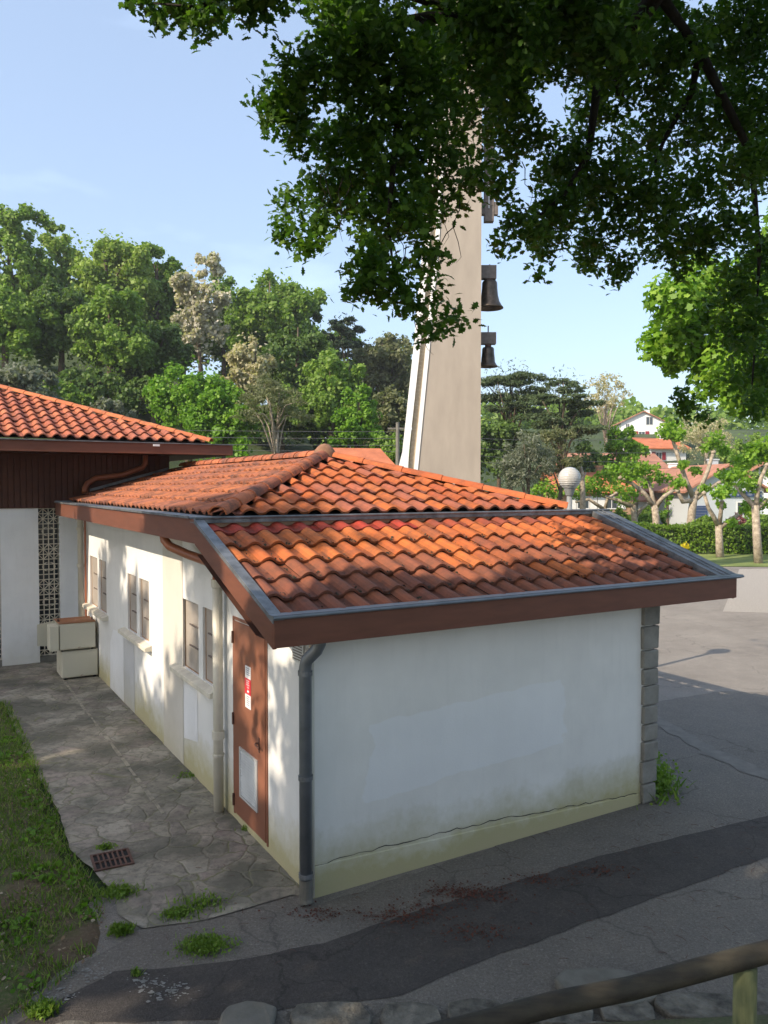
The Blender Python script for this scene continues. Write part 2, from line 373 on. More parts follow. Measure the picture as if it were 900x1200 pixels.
# ------------------------------------------------------------------ tiles
ORANGE = [(.53, .135, .035), (.56, .15, .04), (.47, .115, .035), (.44, .105, .04), (.54, .16, .05)]
BROWN = [(.22, .07, .045), (.26, .082, .048), (.19, .062, .043), (.29, .088, .045)]
def tiles(mb, O, U, V, clip, ncol, nrow, w, Lc, colour, rise=.05, lift=.028):
    O, U, V = Vector(O), Vector(U).normalized(), Vector(V).normalized(); N = U.cross(V).normalized()
    if N.z < 0: N = -N
    K = 9
    for j in range(nrow):
        v0 = j*Lc; v1 = v0+Lc*1.1
        for i in range(-1, ncol+1):
            lo, hi = clip(v0+Lc*.5)
            u0 = i*w
            if u0+w*.7 < lo or u0+w*.3 > hi: continue
            jit = random.uniform(-.006, .006); lj = random.uniform(-.004, .005); sk = random.uniform(-.004, .004)
            vs = []
            for (v, off) in ((v0+jit-.004, lift-.022), (v0+jit, lift), (v0+Lc*.55, lift*.45), (v1, -.004)):
                for k in range(K+1):
                    x = k/K
                    h = rise*math.sin(PI*x/.64)**.85 if x < .64 else -.010*math.sin(PI*(x-.64)/.36)
                    cl = clip(min(max(v, v0), v0+Lc))
                    uu = min(max(u0+w*x*1.02, cl[0]), cl[1])
                    uu += sk*(v-v0)/Lc
                    p = O+U*uu+V*v+N*(h+off+lj)
                    vs.append(p)
            n = K+1; fs = []
            for r in range(3):
                for k in range(K): fs.append((r*n+k, r*n+k+1, (r+1)*n+k+1, (r+1)*n+k))
            cc = colour(i, j); cs = []
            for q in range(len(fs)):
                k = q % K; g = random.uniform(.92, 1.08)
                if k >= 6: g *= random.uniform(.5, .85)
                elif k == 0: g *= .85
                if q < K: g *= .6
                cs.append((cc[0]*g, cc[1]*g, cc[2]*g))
            mb.add(vs, fs, cs)
def ridge_caps(mb, a, b, r=.11, step=.36, colour=None, drop=.0):
    a, b = Vector(a), Vector(b); d = (b-a); Ln = d.length; d.normalize(); n = max(1, int(Ln/step)); step = Ln/n
    side = d.cross(Vector((0, 0, 1))).normalized(); up = side.cross(d)
    for i in range(n):
        s = a+d*(step*i-.02); e = a+d*(step*(i+1)+.03); vs = []; K = 10
        for (p, rr) in ((s, r*1.06-.02), (s, r*1.06), (e, r*.92)):
            for k in range(K+1):
                th = PI*k/K; vs.append(p+side*rr*math.cos(th)+up*(rr*.85*math.sin(th)-.02))
        fs = []
        for q in range(2):
            for k in range(K): fs.append((q*(K+1)+k, q*(K+1)+k+1, (q+1)*(K+1)+k+1, (q+1)*(K+1)+k))
        mb.add(vs, fs, colour() if colour else random.choice(ORANGE))

# ------------------------------------------------------------------ SETTING: terrain, car park, path
mb = MB(); xs = [-400, -250, -160, -110]+list(range(-80, 81, 4))+[110, 160, 250, 400]; ys = [-120, -60, -30, -15, -8]+list(range(-4, 161, 4))+[200, 260, 340, 450, 700]
def base_h(x, y): return height(x, y)-.03
for y in ys:
    for x in xs: mb.v.append((x, y, base_h(x, y)))
nx = len(xs)
for j in range(len(ys)-1):
    for i in range(nx-1): mb.f.append([j*nx+i, j*nx+i+1, (j+1)*nx+i+1, (j+1)*nx+i]); mb.c.append((1, 1, 1))
tag(mb.build('ground', M['earth'], smooth=True), kind='structure')
def rough(pts, amp, seed, step=.12):
    r_ = random.Random(seed); out = []
    for (x0, y0), (x1, y1) in zip(pts, pts[1:]+pts[:1]):
        n = max(1, int(min(math.hypot(x1-x0, y1-y0), 9)/step))
        for k in range(n): out.append((x0+(x1-x0)*k/n+r_.gauss(0, amp), y0+(y1-y0)*k/n+r_.gauss(0, amp)))
    return out
def sheet(name, pts, z, mat, amp=0):
    if amp: pts = rough(pts, amp, name)
    m = MB(); m.add([(x, y, z) for x, y in pts], [tuple(range(len(pts)))]); return tag(m.build(name, mat), kind='structure')
def tw(b, a): return toworld(b, a)[:2]
sheet('car_park', [(-3, 4.6), (34, 4.6), (34, 30), (21, 33.6), (16.3, 33.4), (14.2, 33.6), (13.5, 36), (4, 37), (-6, 24), (-3.2, 13), (-2.2, 7)], 0, M['carpark'])
sheet('near_asphalt', [(-2.7, 4.7), (16, 4.7), (16, 12.4), (10, 12.2), (7.4, 12.9), (5.6, 13.1), (4.0, 12.3), tw(4.2, 3.0), tw(4.3, .1), tw(-.1, -.12), (-.78, 6.5), (-1.35, 6.14), (-1.86, 5.99), (-2.05, 5.7)], .004, M['asphalt'], .012)
sheet('tar_strip', [(-2.35, 4.9), (-1.2, 4.95), (0.12, 5.2), (.5, 5.46), (1.68, 6.14), (3.52, 7.18), (9.4, 10.1), (9.2, 11.1), (6, 9.3), (3.93, 8.08), (1.98, 7.2), (.35, 6.3), (-.44, 5.82), (-1.1, 5.58), (-1.88, 5.45)], .008, M['tar'], .007)
sheet('dust_band', [(3.8, 11.6), (3.92, 10.9), (4.05, 10.1), (4.2, 9.5), (4.55, 8.9), (5.4, 8.5), (5.5, 8.75), (4.75, 9.15), (4.45, 9.7), (4.25, 10.4), (4.15, 11.1), (4.0, 11.8)], .010, M['dust'], .03)
sheet('gravel_patch', [(9.2, 21.5), (14, 20.5), (30, 21.5), (32, 29.5), (16.5, 32.8), (14.6, 32.6), (12.4, 28)], .004, M['gravel'])
sheet('path', [(-.603, 6.459), tw(-.0, 10.6), tw(-2.6, 10.6), tw(-14, 10.6), (-17, 9.5), (-7.2, 13.2), (-5.94, 12.33), (-4.61, 10.12), (-3.4, 8.2), (-2.95, 7.35), (-2.3, 6.6), (-2.1, 6.2), (-1.86, 5.99), (-1.35, 6.14), (-.78, 6.5)], .012, M['paving'], .008)
m = MB()
for k in range(17):
    a0 = 2.3+k*.4; m.box((-.617+random.uniform(-.01, .01), a0, .012), (-.583+random.uniform(-.01, .01), a0+random.uniform(.33, .4), .021))
o = m.build('path_edging', M['mortar']); o.location = (P0[0], P0[1], 0); o.rotation_euler = (0, 0, ANG); tag(o, kind='structure')
# verge of grass and lawn
sheet('verge', [(12.5, 33.4), (14.2, 33.6), (16.3, 33.4), (21, 33.6), (34, 30), (60, 30), (60, 60), (6, 60), (4, 37), (13.3, 36)], .02, M['verge'])
lawn_edge = [(-5.94, 12.33), (-4.61, 10.12), (-3.5, 8.2), (-3.05, 7.35), (-2.5, 6.6), (-2.3, 6.2), (-2.1, 5.85), (-2.2, 5.5), (-2.42, 5.05), (-2.5, 4.8)]
def lawn_d(x, y):                               # distance left of the lawn's edge
    for (xa, ya), (xb, yb) in zip(lawn_edge, lawn_edge[1:]):
        if yb <= y <= ya: return (xa+(xb-xa)*(y-ya)/(yb-ya))-x
    return lawn_edge[0][0]-x if y > lawn_edge[0][1] else lawn_edge[-1][0]-x
def lawn_z(x, y): 
    d = max(lawn_d(x, y), 0); return .022+.05*min(d, 1)+.06*d*.6+.02*math.sin(3*x+1)*math.cos(2.3*y)*min(1, d*2)
m = MB(); rows = [4.7+.25*i for i in range(31)]; cols = [0, .05, .15, .3, .6, 1, 1.5, 2.2, 3, 4, 6]
for y in rows:
    for d in cols:
        jit = .07*math.sin(y*9)*math.cos(y*23) if d < .1 else 0
        x = -lawn_d(0, y)*-1-d+jit if False else (lawn_d(0, y)-d+jit)
        m.v.append((x, y, lawn_z(x, y) if d > 0 else .0))
for j in range(len(rows)-1):
    for i in range(len(cols)-1):
        k = j*len(cols)+i; m.f.append([k, k+1, k+1+len(cols), k+len(cols)]); m.c.append((1, 1, 1))
tag(m.build('lawn', M['soil'], smooth=True), kind='structure')
# bank on which the photographer stands
m = MB(); rows = [(4.75, -.02), (4.7, .1), (4.3, .28), (3.6, .5), (3.0, .75), (2, 1.25), (1, 1.7), (0, 1.85), (-3, 1.95), (-10, 2.0), (-25, 2.1)]; cols = [-14+i*1.0 for i in range(37)]
for y, z in rows:
    for x in cols: m.v.append((x, y+(.07*x if y > 4 else 0)*(1 if abs(x) < 8 else 0), z+.03*math.sin(5*x+3*y)*(1 if z > .2 else 0)))
for j in range(len(rows)-1):
    for i in range(len(cols)-1):
        k = j*len(cols)+i; m.f.append([k, k+1, k+1+len(cols), k+len(cols)]); m.c.append((1, 1, 1))
tag(m.build('bank', M['soil'], smooth=True), kind='structure')

# ------------------------------------------------------------------ SERVICE BUILDING (local axes: x along the front wall, y along the left wall)
bld = empty('service_building', (P0[0], P0[1], 0), ANG, 'low white service building with orange clay tile roofs and brown fascia, beside the paved path', 'building')
SL = .66/1.91                                   # lean-to slope
def lean(a): return 2.44+(a+.43)*SL             # top of the rake boards
# walls
m = MB()
m.add([(0, 0, 0), (4.05, 0, 0), (4.05, 0, 2.42), (0, 0, 2.42)], [(0, 1, 2, 3)])
front = m.build('front_wall', M['front'], bld)
m = MB(); m.box((0.0, .002, 0), (4.0, .2, 2.38)); m.build('wall_core', M['wall'], bld)
m = MB(); poly = [(.22, 1.5, 0), (.22, 1.5, 2.98), (-.0, 1.5, 2.98), (0, 1.5, 0)]
m.hexa([(0, 0.0, 0), (.2, .21, 0), (.2, 1.5, 0), (0, 1.5, 0)], [(0, 0.0, 2.43), (.2, .21, 2.49), (.2, 1.5, 2.96), (0, 1.5, 2.96)])
m.build('side_wall', M['wall'], bld)
WIN = [(2.46, 3.64, 1.22, 2.05, 2.84, 3.0), (5.25, 6.55, 1.22, 2.08, 5.8, 5.98), (8.14, 9.62, 1.22, 2.12, 8.74, 8.9)]
m = MB(); cur = 1.5
for (a0, a1, z0, z1, q0, q1) in WIN:
    m.box((0, cur, 0), (.2, a0, 3.0)); m.box((0, a0, 0), (.2, a1, z0)); m.box((0, a0, z1), (.2, a1, 3.0)); m.box((0.0, q0, z0), (.2, q1, z1)); cur = a1
m.box((0, cur, 0), (.2, 10.6, 3.0))
m.build('long_wall', M['wall'], bld)
m = MB()
m.hexa([(3.9, .3, 0), (4.1, .3, 0), (4.1, 1.5, 0), (3.9, 1.5, 0)], [(3.9, .3, 2.5), (4.1, .3, 2.5), (4.1, 1.5, 2.9), (3.9, 1.5, 2.9)]); m.box((3.9, 1.5, 0), (4.1, 10.6, 3.0)); m.build('right_wall', M['stone'], bld)
m = MB(); m.box((.2, 10.4, 0), (3.9, 10.59, 3.0)); m.build('rear_wall', M['wall'], bld)
# patches of newer or older paint
def patch(poly, mat, d, x=True):
    m = MB()
    if x: m.add([(p, -d, q) for p, q in poly], [tuple(range(len(poly)))])
    else: m.add([(-d, p, q) for p, q in poly], [tuple(range(len(poly)))[::-1]])
    m.build('paint_patch', mat, bld)
patch([(3.62, .0), (4.52, .0), (4.50, 3.0), (3.60, 3.0)], M['wall_cream'], .004, False)
patch([(6.15, .02), (6.85, .02), (6.85, 1.03), (6.15, 1.06)], M['wall_grey'], .004, False)
patch([(6.86, .02), (7.9, .02), (7.85, .8), (7.6, 1.05), (6.86, 1.1)], M['wall_pale'], .005, False)
patch([(3.05, .45), (3.6, .35), (3.6, 1.0), (3.05, 1.12)], M['wall_pale'], .004, False)
if False: patch([(.35, .62), (1.3, .72), (2.6, .80), (3.02, .95), (3.0, 1.45), (2.7, 1.52), (1.4, 1.5), (.5, 1.55), (.26, 1.3), (.3, .9)], M['wall_pale'], .003)
# cracks
def crack(pts, w=.010):
    m = MB(); P = []
    for (x0, z0), (x1, z1) in zip(pts, pts[1:]):
        n = max(2, int(abs(x1-x0)/.06)); P += [(x0+(x1-x0)*i/n+random.uniform(-.01, .01), z0+(z1-z0)*i/n+random.uniform(-.012, .012)) for i in range(n)]
    P.append(pts[-1]); vs = []; fs = []
    for i, (x, z) in enumerate(P):
        ww = w*random.uniform(.35, 1.0); vs += [(x, -.006, z-ww/2), (x, -.006, z+ww/2)]
    for i in range(len(P)-1): fs.append((2*i, 2*i+2, 2*i+3, 2*i+1))
    m.add(vs, fs); m.build('crack', M['dark'], bld)
crack([(.02, .27), (.7, .275), (1.4, .26), (2.1, .235), (2.9, .18), (3.82, .12)], .009)
crack([(.12, .03), (.3, .10), (.42, .24)], .006)
# plinth ledge under the crack
m = MB(); m.hexa([(.0, -.014, 0), (3.84, -.014, 0), (3.84, -.001, 0), (0, -.001, 0)], [(0, -.012, .262), (3.84, -.012, .11), (3.84, -.001, .118), (0, -.001, .27)])
m.build('plinth', M['front'], bld)
# quoin stones
m = MB(); z = 0; k = 0
while z < 2.36:
    h = random.uniform(.15, .27); h = min(h, 2.4-z); w0 = 3.885+random.uniform(-.02, .012); w1 = 4.095+random.uniform(-.012, .018); f = -.045+random.uniform(-.008, .008)
    m.hexa([(w0, f, z+.006), (w1, f, z+.006), (w1, .34, z+.006), (w0, .34, z+.006)], [(w0+random.uniform(-.008, .008), f, z+h-.006), (w1+random.uniform(-.01, .01), f, z+h-.006), (w1, .34, z+h-.006), (w0, .34, z+h-.006)]); z += h
m.build('stone_quoin', M['stone'], bld, bevel=.015)
# windows: frame, panes, bars, sill
for (a0, a1, z0, z1, q0, q1) in WIN:
    fr = MB()
    for (p, q) in ((a0, q0), (q1, a1)):
        fr.box((.03, p, z0), (.05, p+.014, z1)); fr.box((.03, q-.014, z0), (.05, q, z1)); fr.box((.03, p+.014, z1-.014), (.05, q-.014, z1)); fr.box((.03, p+.014, z0), (.05, q-.014, z0+.014))
    f = fr.build('window', M['redwood'] if False else M['tan_board'], bld)
    for (p, q) in ((a0, q0), (q1, a1)):
        pm = MB(); pm.box((.036, p+.014, z0+.014), (.046, q-.014, z1-.014)); pm.build('pane', M['pane'], f)
        for zz in (.36, .66):
            bz = z0+(z1-z0)*zz; bm_ = MB(); bm_.tube([(.02, p+.0, bz), (.02, p+(q-p)*.62, bz-.0)], .011, 8); bm_.build('bar', M['beam'], f)
    s = MB(); s.hexa([(-.10, a0-.14, z0-.09), (0.0, a0-.14, z0-.09), (.0, a1+.26, z0-.09), (-.10, a1+.26, z0-.09)], [(-.10, a0-.14, z0-.035), (0.0, a0-.14, z0-.005), (0.0, a1+.26, z0-.005), (-.10, a1+.26, z0-.035)])
    s.build('sill', M['sill'], f, bevel=.006)
# door
m = MB(); m.box((-.014, .96, .09), (-.002, 1.79, 2.05)); door = m.build('door', M['door'], bld, bevel=.003)
m = MB(); m.box((-.010, .915, .07), (-.0015, .945, 2.09)); m.box((-.010, 1.80, .07), (-.0015, 1.83, 2.09)); m.box((-.010, .945, 2.06), (-.0015, 1.80, 2.09)); m.build('door_frame', M['door'], door)
for zz in (.22, 1.05, 1.88):
    m = MB(); m.tube([(-.024, 1.795, zz-.06), (-.024, 1.795, zz+.06)], .012, 8); m.build('hinge', M['iron'], door)
m = MB(); m.tube([(-.016, 1.10, .99), (-.055, 1.10, .99), (-.06, 1.09, .985), (-.058, 1.0, .97)], .009, 8); m.box((-.02, 1.085, .90), (-.0141, 1.115, 1.04)); m.build('handle', M['iron'], door)
m = MB(); m.box((-.026, 1.14, .31), (-.0141, 1.17, .81)); m.box((-.026, 1.59, .31), (-.0141, 1.62, .81)); m.box((-.026, 1.17, .31), (-.0141, 1.59, .335)); m.box((-.026, 1.17, .785), (-.0141, 1.59, .81)); vg = m.build('vent_grille', M['grille'], door)
m = MB()
for k in range(16):
    z0 = .34+k*.028; m.hexa([(-.025, 1.17, z0), (-.0145, 1.17, z0+.016), (-.0145, 1.59, z0+.016), (-.025, 1.59, z0)], [(-.025, 1.17, z0+.004), (-.0145, 1.17, z0+.02), (-.0145, 1.59, z0+.02), (-.025, 1.59, z0+.004)])
m.build('louvre', M['grille'], vg)
m = MB(); m.box((-.0185, 1.31, 1.25), (-.0142, 1.455, 1.66)); sg = m.build('sign', M['signwhite'], door)
m = MB(); m.box((-.0205, 1.305, 1.385), (-.0187, 1.46, 1.54)); m.build('red_panel', M['signred'], sg)
m = MB()
for zz, x0, x1 in ((1.635, 1.33, 1.43), (1.615, 1.345, 1.425), (1.595, 1.34, 1.43), (1.575, 1.335, 1.42), (1.36, 1.34, 1.42), (1.34, 1.35, 1.43), (1.32, 1.335, 1.42), (1.30, 1.345, 1.425), (1.28, 1.34, 1.40)):
    m.box((-.0195, x0, zz), (-.0187, x1, zz+.009))
m.build('lettering', M['ink'], sg)
m = MB()
for zz, x0, x1 in ((1.515, 1.34, 1.43), (1.495, 1.35, 1.42), (1.475, 1.335, 1.425), (1.45, 1.345, 1.40)): m.box((-.0213, x0, zz), (-.0207, x1, zz+.007))
m.add([(-.0212, 1.40, 1.405), (-.0212, 1.355, 1.405), (-.0212, 1.34, 1.425), (-.0212, 1.385, 1.432)], [(0, 1, 2, 3)])
m.build('white_lettering', M['signwhite'], sg)
# wall vent near the corner
m = MB(); m.box((-.02, .10, 1.93), (-.001, .32, 2.09)); wv = m.build('wall_vent', M['grille'], bld)
m = MB()
for k in range(6): m.box((-.024, .12, 1.945+k*.023), (-.0205, .30, 1.953+k*.023))
m.build('slat', M['beam'], wv)

# fascia, rakes, gutters
m = MB(); m.box((-.50, -.45, 2.205), (4.83, -.42, 2.425)); m.build('front_fascia', M['fascia'], bld, bevel=.004)
def rakebox(m, x0, x1, t0, t1, a0=-.42, a1=1.48, rise=None):  # follows the slope; t0..t1 below the rake line
    m.hexa([(x0, a0, lean(a0)-t1), (x1, a0, lean(a0)-t1), (x1, a1, lean(a1)-t1), (x0, a1, lean(a1)-t1)], [(x0, a0, lean(a0)-t0), (x1, a0, lean(a0)-t0), (x1, a1, lean(a1)-t0), (x0, a1, lean(a1)-t0)])
m = MB(); rakebox(m, -.50, -.47, .02, .25); m.build('rake_board', M['fascia'], bld)
m = MB(); rakebox(m, 4.80, 4.83, .02, .25); m.build('rake_board', M['fascia'], bld)
m = MB(); rakebox(m, -.515, -.42, .0, .02, -.455, 1.46); rakebox(m, -.435, -.42, .02, .09, -.42, 1.46); rakebox(m, -.517, -.505, .02, .04, -.455, 1.46); m.build('rake_capping', M['zinc'], bld, bevel=.003)
m = MB(); rakebox(m, 4.60, 4.90, .0, .02, -.455, 1.46); rakebox(m, 4.60, 4.62, .02, .09, -.42, 1.46)
for xx in (4.68, 4.76): rakebox(m, xx, xx+.012, -.012, 0, -.45, 1.46)
m.build('rake_capping', M['zinc'], bld, bevel=.003)
m = MB(); m.box((-.52, -.475, 2.428), (4.9, -.36, 2.452)); m.tube([(-.52, -.478, 2.434), (4.9, -.478, 2.434)], .013, 8); m.build('eaves_gutter', M['zinc_dark'], bld)
m = MB(); m.add([(-.47, -.42, 2.23), (4.8, -.42, 2.23), (4.8, 0, 2.23), (-.47, 0, 2.23)], [(0, 1, 2, 3)]); m.add([(-.47, 0, 2.23), (-.0, 0, 2.23), (0, 1.5, 2.75), (-.47, 1.5, 2.75)], [(0, 1, 2, 3)]); m.add([(4.1, 0, 2.23), (4.8, 0, 2.23), (4.8, 1.5, 2.75), (4.1, 1.5, 2.75)], [(0, 1, 2, 3)]); m.build('soffit', M['soffit'], bld)
# lean-to deck below the tiles
m = MB(); m.hexa([(-.46, -.41, 2.31), (4.79, -.41, 2.31), (4.79, 1.5, 2.93), (-.46, 1.5, 2.93)], [(-.46, -.41, 2.335), (4.79, -.41, 2.335), (4.79, 1.5, 2.955), (-.46, 1.5, 2.955)]); m.build('roof_deck', M['dark'], bld)
# lean-to tiles
Vn = Vector((0, 1, SL)).normalized(); slen = 1.91*math.hypot(1, SL)
Lc = .353
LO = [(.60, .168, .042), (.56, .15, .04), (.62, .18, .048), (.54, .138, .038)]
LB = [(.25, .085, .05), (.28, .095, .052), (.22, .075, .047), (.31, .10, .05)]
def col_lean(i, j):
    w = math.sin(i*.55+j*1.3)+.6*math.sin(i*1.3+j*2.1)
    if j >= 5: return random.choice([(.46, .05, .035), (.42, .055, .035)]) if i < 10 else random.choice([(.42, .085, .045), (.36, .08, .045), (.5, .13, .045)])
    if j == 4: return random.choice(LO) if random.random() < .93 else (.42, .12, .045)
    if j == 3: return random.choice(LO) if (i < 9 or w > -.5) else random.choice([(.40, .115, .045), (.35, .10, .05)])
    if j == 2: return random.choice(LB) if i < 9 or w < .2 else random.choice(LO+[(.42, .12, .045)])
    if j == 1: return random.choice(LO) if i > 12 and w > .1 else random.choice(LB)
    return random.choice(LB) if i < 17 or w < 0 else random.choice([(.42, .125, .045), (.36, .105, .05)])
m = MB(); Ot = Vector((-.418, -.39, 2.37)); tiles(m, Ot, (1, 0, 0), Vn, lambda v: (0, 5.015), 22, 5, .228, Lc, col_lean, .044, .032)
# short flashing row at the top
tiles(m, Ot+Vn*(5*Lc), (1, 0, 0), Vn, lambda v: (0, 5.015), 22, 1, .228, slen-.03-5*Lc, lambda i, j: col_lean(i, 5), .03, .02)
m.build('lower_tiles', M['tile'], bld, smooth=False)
# upper gutter and board
m = MB(); m.box((-.47, 1.492, 2.965), (4.83, 1.53, 3.05)); m.build('upper_fascia', M['tan_board'], bld)
m = MB(); m.box((-.50, 1.455, 3.052), (4.9, 1.475, 3.105)); m.box((-.50, 1.475, 3.052), (4.9, 1.62, 3.062)); m.box((-.50, 1.62, 3.052), (4.9, 1.63, 3.105)); m.tube([(-.5, 1.455, 3.10), (4.9, 1.455, 3.10)], .014, 8); m.build('upper_gutter', M['zinc'], bld)
# left fascia and gutter of the main roof
m = MB(); m.box((-.50, 1.48, 2.86), (-.47, 10.25, 3.09)); m.box((-.47, 10.22, 2.86), (-.0, 10.25, 3.09)); m.build('side_fascia', M['fascia'], bld)
m = MB(); m.box((-.52, 1.63, 3.092), (-.505, 10.27, 3.115)); m.box((-.505, 1.635, 3.092), (-.18, 10.27, 3.102)); m.box((-.505, 10.25, 3.10), (-.0, 10.27, 3.13)); m.build('side_gutter', M['zinc'], bld)
m = MB(); m.add([(-.47, 1.5, 2.88), (0, 1.5, 2.88), (0, 10.25, 2.88), (-.47, 10.25, 2.88)], [(0, 1, 2, 3)]); m.build('side_soffit', M['soffit'], bld)
m = MB(); m.box((4.75, 1.48, 2.86), (4.78, 10.6, 3.09)); m.build('right_fascia', M['fascia'], bld)
# main roof: decks
E0, E1, APX, APY, ZE, ZP = -.2, 4.3, 2.05, 3.9, 3.10, 3.78
m = MB(); m.add([(E0, 1.65, ZE), (E1, 1.65, ZE), (APX, APY, ZP), (APX, 10.6, ZP), (E0, 10.6, ZE), (E1, 10.6, ZE)], [(0, 1, 2), (0, 2, 3, 4), (1, 5, 3, 2)]); m.add([(E0, 1.65, ZE-.08), (E1, 1.65, ZE-.08), (E1, 10.6, ZE-.08), (E0, 10.6, ZE-.08)], [(0, 1, 2, 3)]); m.build('main_deck', M['dark'], bld)
run = APX-E0; sl2 = (ZP-ZE)/run; vl = run*math.hypot(1, sl2)
cm = lambda i, j: random.choice(ORANGE+[(.45, .13, .07), (.38, .12, .07)])
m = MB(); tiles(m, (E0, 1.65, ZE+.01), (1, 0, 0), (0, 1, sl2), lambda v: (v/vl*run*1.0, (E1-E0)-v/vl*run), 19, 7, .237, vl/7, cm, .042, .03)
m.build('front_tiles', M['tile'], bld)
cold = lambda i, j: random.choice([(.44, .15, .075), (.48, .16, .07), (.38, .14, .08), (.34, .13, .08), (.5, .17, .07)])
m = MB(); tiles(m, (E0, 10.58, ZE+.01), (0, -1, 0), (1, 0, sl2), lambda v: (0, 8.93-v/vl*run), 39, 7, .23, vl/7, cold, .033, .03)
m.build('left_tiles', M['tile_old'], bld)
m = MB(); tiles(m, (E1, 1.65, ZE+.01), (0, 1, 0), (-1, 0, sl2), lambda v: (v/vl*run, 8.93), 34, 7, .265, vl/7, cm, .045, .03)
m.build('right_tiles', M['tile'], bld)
m = MB(); hc = lambda: random.choice([(.50, .16, .07), (.42, .13, .06), (.36, .12, .065)])
ridge_caps(m, (E0-.02, 1.63, ZE+.05), (APX, APY, ZP+.07), .10, .36, hc); m.build('hip_cap', M['tile_old'], bld)
m = MB(); ridge_caps(m, (E1+.02, 1.63, ZE+.05), (APX, APY, ZP+.07), .085, .5, lambda: random.choice([(.62, .17, .06), (.55, .14, .05)])); m.build('hip_cap', M['tile'], bld)
m = MB(); ridge_caps(m, (APX, APY, ZP+.06), (APX, 10.58, ZP+.06), .10, .4, hc); m.build('ridge_cap', M['tile_old'], bld)
m = MB(); m.lathe([(.16, -.07), (.155, .0), (.13, .05), (.10, .085), (.06, .12), (.0, .135)], (APX, APY, ZP+.07), 16); m.build('peak_cap', simple('old_mortar_cap', (.26, .14, .085), .9, .3, 14, .5), bld, smooth=True)
# downpipes
m = MB(); m.tube([(.0, -.18, 2.22), (.0, -.18, 2.15), (-.015, -.15, 2.09), (-.07, -.09, 2.01), (-.08, -.075, 1.95), (-.08, -.075, .22)], .052, 14); dp = m.build('downpipe', M['zinc_dark'], bld, smooth=True)
m = MB(); m.tube([(-.08, -.075, .22), (-.08, -.075, .06), (-.08, -.09, .02)], .055, 14); m.build('shoe', M['concrete'], dp)
for zz in (1.9, .25, 1.05):
    m = MB(); m.tube([(-.08, -.075, zz-.018), (-.08, -.075, zz+.018)], .060, 14); m.build('bracket', M['zinc'], dp)
m = MB(); m.tube([(-.005, -.035, .03), (-.005, -.035, 2.2)], .022, 10); m.build('corner_conduit', M['pvc'], bld, smooth=True)
m = MB(); m.tube([(-.09, 2.06, .02), (-.09, 2.06, 2.42)], .052, 14); dp = m.build('downpipe', M['pvc'], bld, smooth=True)
for z0, z1, rd in ((.78, .86, .066), (.60, .62, .062), (2.36, 2.44, .064)):
    m = MB(); m.tube([(-.09, 2.06, z0), (-.09, 2.06, z1)], rd, 14); m.build('collar', M['pvc'], dp)
m = MB(); m.tube([(-.38, 3.05, 2.90), (-.37, 3.03, 2.80), (-.33, 2.95, 2.73), (-.22, 2.65, 2.66), (-.11, 2.13, 2.60), (-.09, 2.06, 2.54), (-.09, 2.06, 2.42)], .05, 12); m.build('elbow', M['brown_pipe'], dp, smooth=True)
m = MB(); m.tube([(-.09, 10.05, .02), (-.09, 10.05, 2.75), (-.2, 10.0, 2.86)], .055, 12); dp = m.build('downpipe', M['pvc'], bld, smooth=True)
for zz in (1.9, 2.6):
    m = MB(); m.tube([(-.09, 10.05, zz-.03), (-.09, 10.05, zz+.03)], .07, 12); m.build('collar', M['pvc'], dp)
m = MB(); m.tube([(-.04, 9.84, .9), (-.04, 9.84, 2.8)], .02, 8); m.build('thin_pipe', M['brown_pipe'], bld)

# ------------------------------------------------------------------ HALL on the left
hall = empty('hall_building', toworld(0, 10.6), ANG, 'taller hall with overhanging tiled roof, brown frieze and white piers at the left', 'building')
m = MB()
for x0, x1 in ((-.38, -.0), (-1.42, -.76), (-2.46, -1.80), (-3.5, -2.84), (-4.54, -3.88), (-5.6, -4.9)): m.box((x0, 0, 0), (x1, .35, 2.985))
m.box((-12, .02, 0), (-5.6, .35, 2.985)); m.box((.0, .0, 0), (1.7, .3, 2.985)); m.build('pier', M['wall_pale'], hall)
m = MB(); m.box((-5.6, .3, 0), (-.38, .34, 2.985)); m.build('dark_glazing', M['glassdark'], hall)
m = MB(); m.box((-5.6, .02, 0), (-.38, .29, .12)); m.build('threshold', M['concrete'], hall)
for x0, x1 in ((-.76, -.38), (-1.80, -1.42), (-2.84, -2.46), (-3.88, -3.5), (-4.9, -4.54)):
    m = MB(); w = x1-x0; n = 4; c = w/n; nz = int(2.8/c); t_ = .013
    for i in range(n+1): m.box((x0+i*c-t_/2, .06, .13), (x0+i*c+t_/2, .12, 2.98))
    for k in range(nz+1):
        z = .13+k*(2.84/nz); m.box((x0, .065, z-t_/2), (x1, .115, z+t_/2))
    for k in range(nz):
        z = .13+k*(2.84/nz); zz = z+2.84/nz
        if k % 7 in (0, 5, 6):
            for i in range(n):
                p, q = x0+i*c, x0+(i+1)*c
                if (i+k) % 2: p, q = q, p
                m.hexa([(p-.008, .07, z), (p+.008, .07, z), (p+.008, .11, z), (p-.008, .11, z)], [(q-.008, .07, zz), (q+.008, .07, zz), (q+.008, .11, zz), (q-.008, .11, zz)])
        elif k % 7 == 3:
            m.lathe([(c*.75, 0), (c*.75, .001)], (0, 0, 0), 3) if False else None
            cx, cz = (x0+x1)/2, z+.05
            m.tube([(cx+c*1.2*math.cos(u*PI/6), .09, cz+c*.9*math.sin(u*PI/6)) for u in range(13)], .009, 5)
    m.build('lattice_panel', M['sill'], hall)
m = MB(); m.box((-12, -.03, 2.985), (1.72, .3, 4.06))
x = -6.0
frz = m.build('frieze', M['soffit'], hall)
m = MB()
while x < 1.7: m.box((x, -.046, 2.985), (x+.085, -.0305, 4.04)); x += .105
m.build('frieze_board', M['soffit'], hall)
